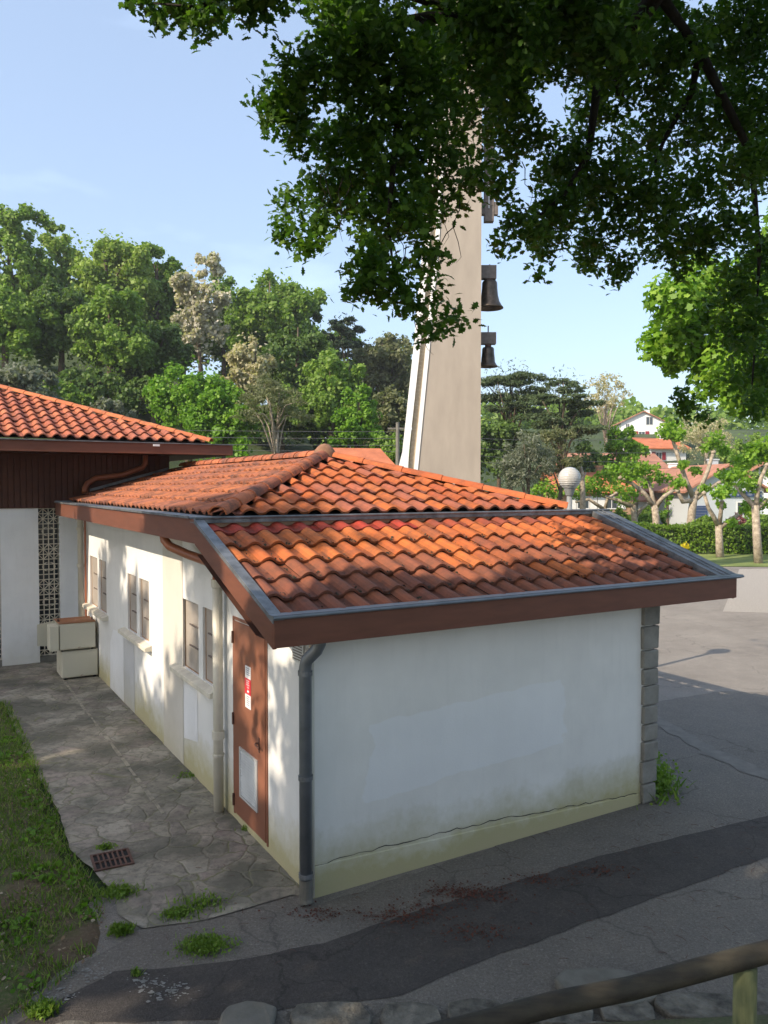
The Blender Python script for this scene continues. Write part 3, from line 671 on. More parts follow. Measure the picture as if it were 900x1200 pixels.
m = MB(); m.box((-12, -1.22, 4.02), (2.7, -1.19, 4.215)); m.box((2.67, -1.19, 4.02), (2.7, 9, 4.215)); m.build('fascia', M['fascia'], hall, bevel=.004)
m = MB(); m.box((-12, -1.25, 4.217), (2.72, -1.05, 4.235)); m.box((2.5, -1.05, 4.217), (2.72, 9, 4.235)); m.build('gutter', M['zinc'], hall)
m = MB(); m.add([(-12, -1.19, 4.03), (2.67, -1.19, 4.03), (2.67, 9, 4.03), (-12, 9, 4.03)], [(0, 1, 2, 3)]); m.build('soffit', M['soffit'], hall)
m = MB(); m.box((1.55, .3, 0), (1.7, 8.5, 4.03)); m.box((-12, 8.4, 0), (1.55, 8.5, 4.03)); m.build('side_wall', M['wall_cream'], hall)
HS = .345; X1 = 2.32; Y1 = -1.05; run = 5.0; vl = run*math.hypot(1, HS)
m = MB(); m.add([(-12, Y1, 4.26), (X1, Y1, 4.26), (X1-run, Y1+run, 4.26+HS*run), (-12, Y1+run, 4.26+HS*run)], [(0, 1, 2, 3)]); m.add([(X1, Y1, 4.26), (X1, 9, 4.26), (X1-run, 9-run+4, 4.26+HS*run), (X1-run, Y1+run, 4.26+HS*run)], [(0, 1, 2, 3)]); m.build('roof_deck', M['dark'], hall)
ch = lambda i, j: random.choice([(.55, .17, .08), (.50, .15, .075), (.58, .19, .09), (.45, .13, .07), (.40, .13, .08)])
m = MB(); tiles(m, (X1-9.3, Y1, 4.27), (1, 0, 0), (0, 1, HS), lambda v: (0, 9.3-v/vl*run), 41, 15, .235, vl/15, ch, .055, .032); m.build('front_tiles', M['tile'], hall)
m = MB(); ridge_caps(m, (X1-.02, Y1, 4.31), (X1-run, Y1+run, 4.34+HS*run), .085, .4, lambda: random.choice([(.62, .2, .08), (.55, .17, .07)])); m.build('hip_cap', M['tile'], hall)
m = MB(); m.tube([(1.24, -.14, 4.03), (1.24, -.14, 3.86), (1.18, -.14, 3.78), (.80, -.14, 3.63), (.28, -.14, 3.56), (.12, -.15, 3.46), (.06, -.2, 3.36), (0.05, -.25, 3.28)], .055, 12); m.build('downpipe', M['brown_pipe'], hall, smooth=True)
m = MB(); m.hexa([(.18, -.09, 3.30), (1.72, -.09, 3.74), (1.72, -.05, 3.74), (.18, -.05, 3.30)], [(.18, -.09, 3.35), (1.72, -.09, 3.79), (1.72, -.05, 3.79), (.18, -.05, 3.35)]); m.build('flashing', M['zinc'], hall)
m = MB(); m.box((1.12, -1.262, 4.16), (1.24, -1.225, 4.20)); m.build('gutter_clip', M['signwhite'], hall)

# ------------------------------------------------------------------ rusty cabinets by the wall
def cabinet(name, b, a, z, w, d, h, rz, label, lidtop, door=False):
    x, y, _ = toworld(b, a); r = empty(name, (x, y, z), ANG+rz, label, 'metal cabinet', 'rusty cabinets stacked by the wall')
    m = MB(); m.box((0, 0, .03), (w, d, h-.012)); m.build('casing', M['cab'], r, bevel=.012)
    m = MB(); m.box((.008, -.012, .05), (w-.008, -.001, h-.04)); m.build('front_panel', M['cab'], r, bevel=.005)
    m = MB(); m.box((-.008, -.008, h-.0115), (w+.008, d+.008, h)); m.build('top_panel', M['cabtop'] if lidtop else M['cab'], r, bevel=.003)
    m = MB()
    for px_ in (.03, w-.07):
        for py_ in (.03, d-.07): m.box((px_, py_, 0), (px_+.04, py_+.04, .03))
    m.build('foot', M['dark'], r)
    if door:
        m = MB(); m.box((-.16, -.03, .03), (-.012, .30, h-.03)); m.build('side_box', M['cab'], r, bevel=.01)
        m = MB(); m.hexa([(-.30, .46, .06), (-.0, .50, .02), (-.0, .52, .02), (-.30, .48, .06)], [(-.30, .46, h-.06), (-.0, .50, h-.02), (-.0, .52, h-.02), (-.30, .48, h-.06)]); m.build('open_door', M['cab'], r)
        m = MB(); m.tube([(.02, .25, h), (.02, .25, h+.045)], .02, 8); m.tube([(w-.02, .2, h), (w-.02, .2, h+.05)], .014, 8); m.build('pipe_stub', M['iron'], r)
cabinet('metal_cabinet', -.62, 8.86, .012, .60, .62, .50, 0, 'plain cream metal cabinet on the paving, lower one of the stack', False)
cabinet('metal_cabinet', -.66, 8.83, .515, .60, .62, .50, 0, 'rust stained cream cabinet with open flap, on top of the other cabinet', True, True)

# ------------------------------------------------------------------ iron drain
x, y, _ = toworld(-1.28, 1.50); dr = empty('drain_grate', (x, y, .0), ANG-.06, 'square rusty iron drain grate sunk in the paving beside the lawn', 'drain grate')
m = MB(); m.box((-.16, -.16, .013), (.16, .16, .0145)); m.build('pit', M['dark'], dr)
m = MB()
m.box((-.17, -.17, .0146), (.17, -.145, .026)); m.box((-.17, .145, .0146), (.17, .17, .026)); m.box((-.17, -.145, .0146), (-.148, .145, .026)); m.box((.148, -.145, .0146), (.17, .145, .026)); m.box((-.148, -.012, .0146), (.148, .012, .0255))
for k in range(6): m.box((-.113+k*.042, -.145, .0146), (-.098+k*.042, .145, .025))
m.build('grid', M['iron'], dr)

# ------------------------------------------------------------------ bell tower and bells
D = 25
TW = at(563, 560, D)
tower = empty('bell_tower', (at(525, 560, D)[0], D, 0), 0, 'tall tapering beige concrete bell tower with white side fin behind the tiled roofs', 'bell tower')
def tl(x, y, dy=0): p = at(x, y, D+dy); return (p[0]-tower.location[0], p[1]-tower.location[1], p[2])
def zof(y): return at(500, y, D)[2]
def xof(x): return at(x, 570, D)[0]-tower.location[0]
levels = [(640, 480), (548, 490), (411, 503), (285, 514), (110, 524), (-40, 530), (-110, 533)]
m = MB(); rr = xof(563)
vs = []
for y, xl in levels:
    z = zof(y) if y != 640 else -.1; vs += [(xof(xl), 0, z), (rr, 0, z), (rr, 1.0, z), (xof(xl)+.35, 1.0, z)]
fs = []
for i in range(len(levels)-1):
    for k in range(4): fs.append((i*4+k, i*4+(k+1) % 4, i*4+4+(k+1) % 4, i*4+4+k))
fs.append((len(vs)-4, len(vs)-3, len(vs)-2, len(vs)-1)); m.add(vs, fs)
M['towerconc'] = simple('tower_render', (.37, .32, .265), .85, .10, 1.2, .4, 40, stretch=(2, 2, .6), dist=.01)
m.build('shaft', M['towerconc'], tower)
def strip(name, mat, dx0, dx1, y0, y1, lev):
    m = MB(); vs = []
    for y, xl in lev:
        z = zof(y) if y != 640 else -.1; vs += [(xof(xl)+dx0, y0, z), (xof(xl)+dx1, y0, z), (xof(xl)+dx1, y1, z), (xof(xl)+dx0, y1, z)]
    fs = [(0, 3, 2, 1), (len(vs)-4, len(vs)-3, len(vs)-2, len(vs)-1)]
    for i in range(len(lev)-1):
        for k in range(4): fs.append((i*4+k, i*4+(k+1) % 4, i*4+4+(k+1) % 4, i*4+4+k))
    m.add(vs, fs); m.build(name, mat, tower)
W_ = simple('white_fin', (.82, .81, .78), .8, .05, 2, .2)
strip('edge_band', W_, -.13, -.002, -.03, .5, levels)
def brick():
    m, t, b = nodes('pale_block_strip'); br = t.nodes.new('ShaderNodeTexBrick'); tcn = t.nodes.new('ShaderNodeTexCoord'); mp = t.nodes.new('ShaderNodeMapping'); mp.inputs['Rotation'].default_value = (PI/2, 0, 0)
    t.links.new(tcn.outputs['Object'], mp.inputs[0]); t.links.new(mp.outputs[0], br.inputs[0]); br.inputs['Scale'].default_value = 6; br.inputs['Color1'].default_value = (.42, .33, .22, 1); br.inputs['Color2'].default_value = (.50, .42, .30, 1); br.inputs['Mortar'].default_value = (.2, .16, .11, 1)
    t.links.new(br.outputs[0], b.inputs['Base Color']); b.inputs['Roughness'].default_value = .9; return m
strip('block_strip', brick(), -.30, -.132, .06, .5, levels)
strip('side_fin', W_, -.50, -.302, -.06, .5, [(529, 490.5)]+levels[2:])
m = MB(); a_ = xof(477); z0 = zof(548)
m.hexa([(xof(466), -.06, zof(552)), (xof(478), -.06, zof(552)), (xof(478), .5, zof(552)), (xof(466), .5, zof(552))], [(xof(490.5)-.50, -.06, zof(529)), (xof(490.5)-.302, -.06, zof(529)), (xof(490.5)-.302, .5, zof(529)), (xof(490.5)-.50, .5, zof(529))]); m.build('fin_foot', W_, tower)
m = MB(); m.box((xof(568), .3, zof(255)), (xof(579), .55, zof(-60))); m.box((xof(563.3), .32, zof(247)), (xof(584), .5, zof(232))); m.box((xof(563.3), .32, zof(160)), (xof(568), .5, zof(150))); m.box((xof(563.3), .32, zof(30)), (xof(568), .5, zof(20))); m.build('bell_rail', M['beam'], tower)
m = MB()
for k in range(7): m.box((xof(573)-.012, .28, zof(240)+k*1.0), (xof(573)+.012, .299, zof(240)+k*1.0+.7))
m.build('rail_slot', M['grille'], tower)
def bell(cx, ytop, ybot, r, rtop, label, yoke, spike):
    zt, zb = zof(ytop), zof(ybot); h = zt-zb
    bx = empty('church_bell', (tower.location[0]+xof(cx), D+.55, zt), 0, label, 'bell', 'bells on the tower')
    prof = [(0, 0), (rtop*.5, -.0), (rtop*.85, -.03*h), (rtop, -.10*h), (rtop*1.03, -.3*h), (rtop*1.12, -.55*h), (r*.72, -.76*h), (r*.88, -.90*h), (r, -.97*h), (r*.99, -h), (r*.92, -h), (r*.75, -.85*h), (rtop*.95, -.5*h), (rtop*.85, -.12*h), (0, -.06*h)]
    m = MB(); m.lathe(prof, (0, 0, 0), 28); m.build('bell_body', M['bronze'], bx, smooth=True)
    m = MB(); m.tube([(0, 0, -.1*h), (0, 0, -.75*h)], .02, 8); m.lathe([(0, .06), (.05, .04), (.07, 0), (.05, -.05), (0, -.07)], (0, 0, -.85*h), 12); m.build('clapper', M['iron'], bx)
    m = MB(); yt, yb = zof(yoke[0])-zt, zof(yoke[1])-zt
    m.box((xof(563)-xof(cx)+.005, -.13, yb), (xof(583)-xof(cx), .13, yt)); m.build('headstock', M['beam'], bx, bevel=.01)
    m = MB(); m.tube([(0, 0, -.01), (0, 0, yb)], rtop*.55, 10); m.tube([(0, 0, yt), (0, 0, yt+spike)], .02, 8); m.build('crown_staple', M['iron'], bx)
bell(575.5, 323, 357, .44, .24, 'larger dark bronze bell, hung higher on the tower', (306, 322), .05)
bell(574, 403, 427, .31, .19, 'smaller dark bronze bell, hung below the larger one', (386, 400), .22)

# ------------------------------------------------------------------ globe street lamp
Dl = 13.3; c = at(667.5, 560.5, Dl)
lp = empty('street_lamp', (c[0], c[1], 0), 0, 'smoky glass globe lamp on a grey post rising behind the low roof', 'street lamp')
rg = 13.2/932*Dl
m = MB(); m.lathe([(max(1e-4, rg*math.sin(t_*PI/16)), -rg*math.cos(t_*PI/16)) for t_ in range(17)], (0, 0, c[2]), 32); gl = m.build('globe', M['globe'], lp, smooth=True)
m = MB()
for k in range(-4, 5): 
    zz = rg*k/5.2; r_ = math.sqrt(rg*rg-zz*zz)+.0015; m.lathe([(r_, zz-.004), (r_+.002, zz), (r_, zz+.004)], (0, 0, c[2]), 32)
m.build('moulded_ring', M['grille'], gl, smooth=True)
m = MB(); m.tube([(0, 0, 0), (0, 0, .9), (0, 0, c[2]-rg-.08)], [.065, .05, .045], 14); m.tube([(0, 0, 0), (0, 0, .5)], .09, 14); m.build('post', M['post'], lp, smooth=True)
m = MB(); m.tube([(0, 0, c[2]-rg-.1), (0, 0, c[2]-rg+.03)], [.06, .10], 14); m.build('collar', M['post'], lp)

# ------------------------------------------------------------------ wooden handrail in the foreground
pr = at(900, 1117, 3.3); pl = at(470, 1222, 2.98)
hr = empty('wooden_handrail', (pr[0]-.1, pr[1], .7), 0, 'dark weathered round log handrail on mossy posts in the foreground', 'handrail')
def rel(p): return Vector((p[0]-hr.location[0], p[1]-hr.location[1], p[2]-hr.location[2]))
a_, b_ = rel(pl), rel(pr); d_ = (b_-a_)
pts = [a_+d_*t_ for t_ in (-1.2, -.6, 0, .2, .4, .6, .8, 1.0, 1.8, 3.4)]
pts = [p+Vector((0, 0, .008*math.sin(i*2.1))) for i, p in enumerate(pts)]
m = MB(); m.tube(pts, [.046, .045, .046, .0435, .045, .044, .0455, .044, .045, .045], 18); m.build('rail', M['logrod'], hr, smooth=True)
for px_ in (873.5,):
    q = rel(at(px_, 1127, 3.29)); m = MB(); m.tube([(q.x, q.y, -.35), (q.x, q.y, q.z-.02)], .047, 16); m.build('post', M['logpost'], hr, smooth=True)
q = a_-d_*.55; m = MB(); m.tube([(q.x, q.y, -.4), (q.x, q.y, q.z-.02)], .047, 16); m.build('post', M['logpost'], hr, smooth=True)

# ------------------------------------------------------------------ low wall of stones at the foot of the bank
sw = empty('low_stone_edging', (0, 5, 0), 0, 'low edging of irregular grey stone slabs and rough blocks along the asphalt', 'stone edging')
def blob(m, cx, cy, w, d, z0, z1, n=9, seed=0, cc=None):
    r_ = random.Random(seed); P = []
    for k in range(n):
        th = 2*PI*k/n+r_.uniform(-.15, .15); q = (abs(math.cos(th))**4+abs(math.sin(th))**4)**-.25*r_.uniform(.9, 1.04)
        q *= r_.uniform(.93, 1.05); P.append((cx+w/2*q*math.cos(th), cy-5+d/2*q*math.sin(th)))
    lo = [(x, y, z0) for x, y in P]; hi = [(x, y, z1+r_.uniform(-.008, .008)) for x, y in P]
    m.add(lo+hi, [tuple(range(n, 2*n))]+[(i, (i+1) % n, n+(i+1) % n, n+i) for i in range(n)], cc)
m = MB(); x = -6.0; k = 0
while x < -1.05:
    w = random.uniform(.3, .6); w = min(w, -1.03-x+.02); yy = 4.93+.08*math.sin(k*2.2); blob(m, x+w/2, yy-.26, w-.008, .42, -.02, .02+random.uniform(-.01, .02), 10, k); x += w; k += 1
    if w < .05: break
m.build('edge_stone', M['slab'], sw, bevel=.012)
m = MB()
blob(m, -.86, 4.88, .38, .40, -.02, .055, 11, 41); m.build('rough_block', M['concrete'], sw, bevel=.02)
m = MB(); blob(m, 1.5, 5.22, .66, .42, -.02, .06, 11, 43); m.build('rough_block', M['concrete'], sw, bevel=.02)
m = MB(); k = 0
for yy in (4.30, 4.62, 4.94):
    x = -.62+random.uniform(-.1, .1)
    while x < 6.5:
        w = random.uniform(.34, .62)
        if not (1.1 < x+w/2 < 1.95 and yy > 5): 
            off = .055*max(0, x); blob(m, x+w/2, yy+off, w-.025, .30, -.02, .035+random.uniform(-.008, .010)+(5.1-yy)*.10, 8, 100+k)
        x += w; k += 1
m.build('slab', M['slab'], sw, bevel=.012)

# ------------------------------------------------------------------ foliage machinery
def shape_pts(kind):
    if kind == 'oak': return np.array([(0, -.5), (.10, -.34), (.24, -.26), (.14, -.14), (.36, -.02), (.20, .10), (.34, .26), (.15, .32), (.10, .5), (-.10, .48), (-.16, .30), (-.36, .22), (-.20, .08), (-.34, -.06), (-.13, -.16), (-.22, -.30), (-.09, -.36)])
    if kind == 'plane': return np.array([(0, -.45), (.32, -.38), (.24, -.12), (.5, .05), (.2, .15), (0, .5), (-.2, .15), (-.5, .05), (-.24, -.12), (-.32, -.38)])
    if kind == 'spray': return np.array([(0, -.5), (.28, -.12), (.42, .22), (.06, .5), (-.34, .30), (-.40, -.10)])
    if kind == 'needle': return np.array([(0, -.6), (.14, -.1), (.10, .5), (-.12, .45), (-.14, -.1)])
    if kind == 'blade': return np.array([(-.05, 0), (.05, 0), (.035, .55), (0.0, 1.0), (-.03, .5)])
def leaves_mesh(name, C, N, S, kind, r, fold=.12):
    sp = shape_pts(kind); K = len(sp); n = len(C)
    N = N/np.maximum(1e-6, np.linalg.norm(N, axis=1, keepdims=True))
    t = r.normal(size=(n, 3)); T = np.cross(N, t); T /= np.maximum(1e-6, np.linalg.norm(T, axis=1, keepdims=True)); Bv = np.cross(N, T)
    asp = r.uniform(.75, 1.15, size=(n, 1, 1))
    V = C[:, None, :]+S[:, None, None]*(sp[None, :, 0, None]*asp*T[:, None, :]+sp[None, :, 1, None]*Bv[:, None, :]-fold*np.abs(sp[None, :, 1, None])*N[:, None, :])
    V = V.reshape(-1, 3).astype(np.float32)
    me = bpy.data.meshes.new(name); me.vertices.add(n*K); me.vertices.foreach_set('co', V.ravel())
    me.loops.add(n*K); me.loops.foreach_set('vertex_index', np.arange(n*K, dtype=np.int32))
    me.polygons.add(n); me.polygons.foreach_set('loop_start', np.arange(0, n*K, K, dtype=np.int32)); me.update(calc_edges=True)
    return me
def crown_points(r, ctr, R3, nl, n, lobe=.42, squash=1., shell=.55, bottom=-.55, top_bias=0):
    ctr = np.array(ctr); R3 = np.array(R3)
    n1 = max(6, int(nl/4.2)); d = r.normal(size=(n1*5, 3)); d /= np.linalg.norm(d, axis=1, keepdims=True); d = d[d[:, 2] > bottom]
    keep = []
    for q in d:                                  # spread the boughs
        if all(np.dot(q, k) < .80 for k in keep): keep.append(q)
        if len(keep) >= n1: break
    d = np.array(keep); rad = r.uniform(.42, .80, size=(len(d), 1)); B1 = ctr+d*R3*rad; B1 = np.concatenate([B1, ctr[None]]); r1 = R3.min()*r.uniform(.30, .52, size=len(B1))
    LC = B1
    per = 8; e = r.normal(size=(len(B1)*per, 3)); e /= np.linalg.norm(e, axis=1, keepdims=True); e[:, 2] *= .8*squash if squash < 1 else .85
    S2 = np.repeat(B1, per, axis=0)+e*np.repeat(r1, per)[:, None]*r.uniform(.55, 1.0, size=(len(e), 1)); r2 = np.repeat(r1, per)*r.uniform(.28, .55, size=len(e))*(lobe/.25)**.5
    w = r2**2; w /= w.sum(); idx = r.choice(len(S2), size=n, p=w)
    g = r.normal(size=(n, 3)); g /= np.linalg.norm(g, axis=1, keepdims=True); u = shell+(1-shell)*r.uniform(0, 1, size=n)**.6; u *= r.uniform(.75, 1.25, size=n)
    off = g*(r2[idx]*u)[:, None]; off[:, 2] *= squash
    P = S2[idx]+off; Nn = g*.6+r.normal(size=(n, 3))*.55+np.array([0, 0, .3])
    return P, Nn, LC
def trunk_mesh(r, h0, top, LC, rad, nlimb=7, lean=0.):
    m = MB(); bend = r.normal(size=2)*.04*top
    P = [(0, 0, -.3), (bend[0]*.3, bend[1]*.3, top*.3), (bend[0]*.8, bend[1]*.8, top*.6), (bend[0], bend[1], top*.85)]
    m.tube(P, [rad*1.25, rad*.9, rad*.6, rad*.15], 8)
    for q in LC[:nlimb]:
        z0 = top*r.uniform(.3, .6); s = np.array([bend[0]*.6, bend[1]*.6, z0]); mid = (s+q)/2+np.array([0, 0, .06*top]); m.tube([s, mid, q], [rad*.42, rad*.28, rad*.08], 6)
    return m
NTREE = [0]
def tree(name, label, cat, x, ytop, ybot, hw, D, leafm, group, size=.34, n=5000, nl=24, shape='spray', bark='bark', squash=1., lobe=.42, depth=None, zg=None, nlimb=7, shell=.55, trunk_r=None, bottom=-.55):
    NTREE[0] += 1; r = np.random.default_rng(100+NTREE[0])
    pt = at(x, ytop, D); pb = at(x, ybot, D); X, Y = pt[0], D
    zg = height(X, Y) if zg is None else zg
    top = pt[2]-zg; base = max(pb[2]-zg, .1)
    Rw = hw/932*D; ctr = (0, 0, (top+base)/2); R3 = (Rw*1.02, (depth or Rw*.9), (top-base)/2*1.02)
    root = empty(name, (X, Y, zg), 0, label, cat, group)
    P, Nn, LC = crown_points(r, ctr, R3, int(nl*2.2), int(n*1.9), lobe*.6, squash, .25, bottom)
    k = n//9; e = r.normal(size=(k, 3)); e /= np.linalg.norm(e, axis=1, keepdims=True); P = np.concatenate([P, np.array(ctr)+e*R3*(r.uniform(.1, .8, k)**.6)[:, None]]); Nn = np.concatenate([Nn, e+r.normal(size=(k, 3))*.6])
    S = size*.72*r.uniform(.5, 1.3, size=len(P))
    me = leaves_mesh('crown', P, Nn, S, shape, r); me.materials.append(L[leafm]); link('crown', me, root)
    m = trunk_mesh(r, 0, top, LC, trunk_r or max(.12, Rw*.07), nlimb); m.build('trunk', M[bark], root, smooth=True)
    return root

# ------------------------------------------------------------------ wooded hillside on the left
G = 'trees on the wooded hillside'
SPEC = [
 # x, top, bottom, half width, D, leaf, label extras
 (-60, 235, 430, 55, 78, 'mid', 'tall mid green tree at the far left edge of the wood'),
 (18, 238, 420, 50, 76, 'mid', 'tall deep green tree on the left skyline, first of the wood'),
 (74, 254, 430, 36, 80, 'light', 'narrow pale green tree on the skyline behind the first tall tree'),
 (130, 258, 430, 52, 76, 'light', 'broad yellow-green tree forming the highest middle of the left skyline'),
 (183, 282, 440, 40, 80, 'mid', 'green tree on the skyline just left of the pale blossoming tree'),
 (262, 312, 440, 34, 84, 'mid', 'green tree on the skyline right behind the pale blossoming tree'),
 (320, 305, 440, 52, 80, 'mid', 'rounded green tree on the skyline between blossom and dark conifer'),
 (352, 330, 430, 28, 84, 'dark', 'dark green tree on the skyline right of the rounded tree'),
 (452, 380, 470, 38, 84, 'olive', 'dull olive tree on the skyline just left of the bell tower'),
 (236, 296, 430, 34, 72, 'pink', 'tall tree covered in pale pinkish blossom on the hillside'),
 (5, 330, 480, 50, 60, 'mid', 'green tree lower on the slope at the left edge of the wood'),
 (70, 322, 480, 46, 62, 'dark', 'dark green tree halfway up the slope, left side'),
 (128, 330, 500, 50, 60, 'mid', 'leaning mid green tree with bare trunks above the hall roof'),
 (178, 372, 520, 44, 64, 'dark', 'dark leafy tree under the skyline, left of the vivid tree'),
 (292, 380, 480, 30, 60, 'cream', 'small tree full of cream blossom above the vivid green tree'),
 (345, 362, 500, 42, 66, 'dark', 'dark green tree behind the cream blossom'),
 (222, 408, 540, 52, 50, 'vivid', 'vivid light green tree just above the hall roof end'),
 (262, 440, 560, 40, 46, 'vivid', 'smaller vivid green tree in front of the cream blossom'),
 (385, 402, 520, 46, 58, 'mid', 'mid green tree between the bare-stemmed pine and the bell tower'),
 (420, 445, 535, 30, 52, 'vivid', 'compact bright green round tree left of the bell tower'),
 (462, 440, 560, 32, 56, 'olive', 'olive green tree partly behind the bell tower foot'),
 (28, 412, 500, 42, 48, 'grey', 'greyish green bush above the hall roof at the left edge'),
 (128, 464, 500, 22, 46, 'grey', 'small silvery bush in the dark gap above the hall roof'),
 (70, 440, 510, 30, 52, 'mid', 'low green bush between the two silvery bushes'),
 (460, 500, 570, 26, 44, 'mid', 'green bush beside the concrete utility pole'),
 (405, 470, 560, 40, 62, 'dark', 'dark green tree low behind the power lines'),
 (330, 460, 560, 50, 60, 'dark', 'dark tree behind the bare-stemmed pine'),
 (180, 440, 540, 50, 58, 'dark', 'dark tree in the shaded gap behind the vivid tree'),
 (100, 430, 540, 50, 58, 'dark', 'dark tree in the shaded gap above the hall roof'),
 (212, 340, 470, 46, 88, 'mid', 'green tree filling the gap behind the trunk of the pale blossoming tree'),
 (300, 360, 500, 50, 90, 'mid', 'green tree deep in the wood behind the cream blossom tree'),
 (375, 375, 500, 46, 90, 'mid', 'green tree deep in the wood below the dark conifer'),
 (425, 402, 520, 44, 90, 'dark', 'dark green tree deep in the wood between conifer and dull olive tree'),
 (475, 400, 540, 36, 88, 'mid', 'green tree deep in the wood just behind the tower foot'),
 (250, 450, 560, 60, 64, 'dark', 'dark tree low behind the smaller vivid green tree'),
]
for (x, t_, b_, hw, D_, lm, lab) in SPEC:
    tree('hillside_tree', lab, 'tree', x, t_, b_+12, hw*1.1, D_, lm, G, size=.0062*D_, n=int(2.1*hw*(b_-t_)*.6)+900, nl=int(20+hw*.35), lobe=.36)
tree('conifer', 'dark spiky conifer on the skyline left of the bell tower', 'tree', 402, 360, 440, 25, 78, 'conifer', G, size=.5, n=3500, nl=26, shape='needle', squash=.35, lobe=.5)
tree('pine_tree', 'sparse olive pine with several bare pale stems above the tiled ridge', 'tree', 318, 425, 520, 46, 44, 'olive', G, size=.22, n=4200, nl=26, shape='needle', bark='bark_plane', squash=.5, lobe=.34, nlimb=12)

# right of the tower
tree('cedar_tree', 'dark layered cedar directly right of the bell tower', 'tree', 598, 412, 520, 48, 62, 'cedar', 'cedars right of the tower', size=.36, n=8500, nl=80, shape='needle', squash=.28, lobe=.5, nlimb=14)
tree('cedar_tree', 'broad dark layered cedar, the right one of the pair behind the lamp', 'tree', 655, 418, 560, 56, 58, 'cedar', 'cedars right of the tower', size=.34, n=11500, nl=100, shape='needle', squash=.25, lobe=.5, nlimb=16)
tree('olive_tree', 'grey-green willow-like tree behind the globe lamp', 'tree', 618, 505, 590, 42, 42, 'grey', 'trees in the valley', size=.24, n=4500, nl=24, shape='needle')
tree('olive_tree', 'tall feathery olive-green tree leaning over the grey-green one', 'tree', 652, 482, 580, 26, 44, 'olive', 'trees in the valley', size=.24, n=3200, nl=18, shape='needle')
tree('bare_tree', 'pale nearly leafless tree on the skyline above the bright green tree', 'tree', 712, 437, 500, 28, 84, 'cream', 'trees in the valley', size=.26, n=1500, nl=26, bark='bark_plane', nlimb=20, lobe=.3)
tree('round_tree', 'bright green tree left of the white house with red shutters', 'tree', 728, 488, 590, 30, 60, 'vivid', 'trees in the valley', size=.3, n=4500, nl=26)
tree('bare_tree', 'pale sparse tree behind the orange-roofed white house', 'tree', 828, 487, 560, 34, 95, 'cream', 'trees in the valley', size=.3, n=1800, nl=28, bark='bark_plane', nlimb=20, lobe=.32)
tree('round_tree', 'mid green tree right of the pale sparse tree', 'tree', 872, 500, 590, 36, 72, 'mid', 'trees in the valley', size=.35, n=4500, nl=26)
tree('round_tree', 'dark green tree in the gap below the cedars', 'tree', 690, 520, 600, 40, 66, 'dark', 'trees in the valley', size=.4, n=4000, nl=26)
tree('round_tree', 'dark green tree low behind the bell tower, right side', 'tree', 585, 480, 580, 36, 60, 'dark', 'trees in the valley', size=.4, n=3500, nl=26)
tree('round_tree', 'green bushy tree between the white house and the roofs', 'tree', 790, 500, 560, 26, 108, 'mid', 'trees in the valley', size=.5, n=2500, nl=20)
tree('garden_bush', 'rounded green bush before the white garage wall', 'bush', 762, 590, 632, 22, 50, 'mid', 'garden bushes behind the hedge', size=.2, n=2500, nl=16, bark='bark')
tree('garden_bush', 'clipped olive bush under the blue garage door', 'bush', 828, 602, 630, 18, 52, 'hedge', 'garden bushes behind the hedge', size=.2, n=2500, nl=16)
tree('garden_bush', 'tall dark narrow shrub left of the white garage wall', 'bush', 783, 560, 620, 7, 55, 'vivid', 'garden bushes behind the hedge', size=.2, n=1200, nl=12)
tree('garden_bush', 'loose green bush at the right edge behind the hedge', 'bush', 886, 596, 634, 24, 50, 'mid', 'garden bushes behind the hedge', size=.2, n=2500, nl=16)
tree('garden_bush', 'low green bush left of the first pollarded trunk', 'bush', 725, 596, 632, 22, 52, 'hedge', 'garden bushes behind the hedge', size=.2, n=2000, nl=16)
tree('flowering_bush', 'small pink flowering bush above the hedge', 'bush', 863, 600, 622, 9, 45, 'redfl', None, size=.14, n=600, nl=10)
tree('flowering_bush', 'yellow flowering bush at the foot of the tallest pollarded trunk', 'bush', 804, 634, 656, 6, 39, 'yellow', None, size=.12, n=500, nl=8)

# hedge
hd = empty('garden_hedge', (19, 40, 0), 0, 'clipped bright green hedge behind the row of pollarded trees', 'hedge')
r = np.random.default_rng(5); n = 14000; P = np.stack([r.uniform(-7.2, 11, n), r.uniform(-.5, .5, n), r.uniform(.05, 1.45, n)], 1)
f_ = r.integers(0, 3, n); P[f_ == 0, 1] = -.5+r.normal(0, .06, (f_ == 0).sum()); P[f_ == 1, 2] = 1.42+r.normal(0, .06, (f_ == 1).sum()); P[:, 2] += .08*np.sin(P[:, 0]*1.7); P[:, 1] += -.06*P[:, 0]
me = leaves_mesh('foliage', P, r.normal(size=(n, 3))+np.array([0, -.6, .5]), r.uniform(.08, .17, n), 'spray', r); me.materials.append(L['hedge']); link('foliage', me, hd)
m = MB(); m.hexa([(-7, .0, -.2), (10.9, -1.0, -.2), (10.9, -.3, -.2), (-7, .75, -.2)], [(-7, .0, 1.3), (10.9, -1.0, 1.3), (10.9, -.3, 1.3), (-7, .75, 1.3)]); m.build('inner_branches', M['earth'], hd)

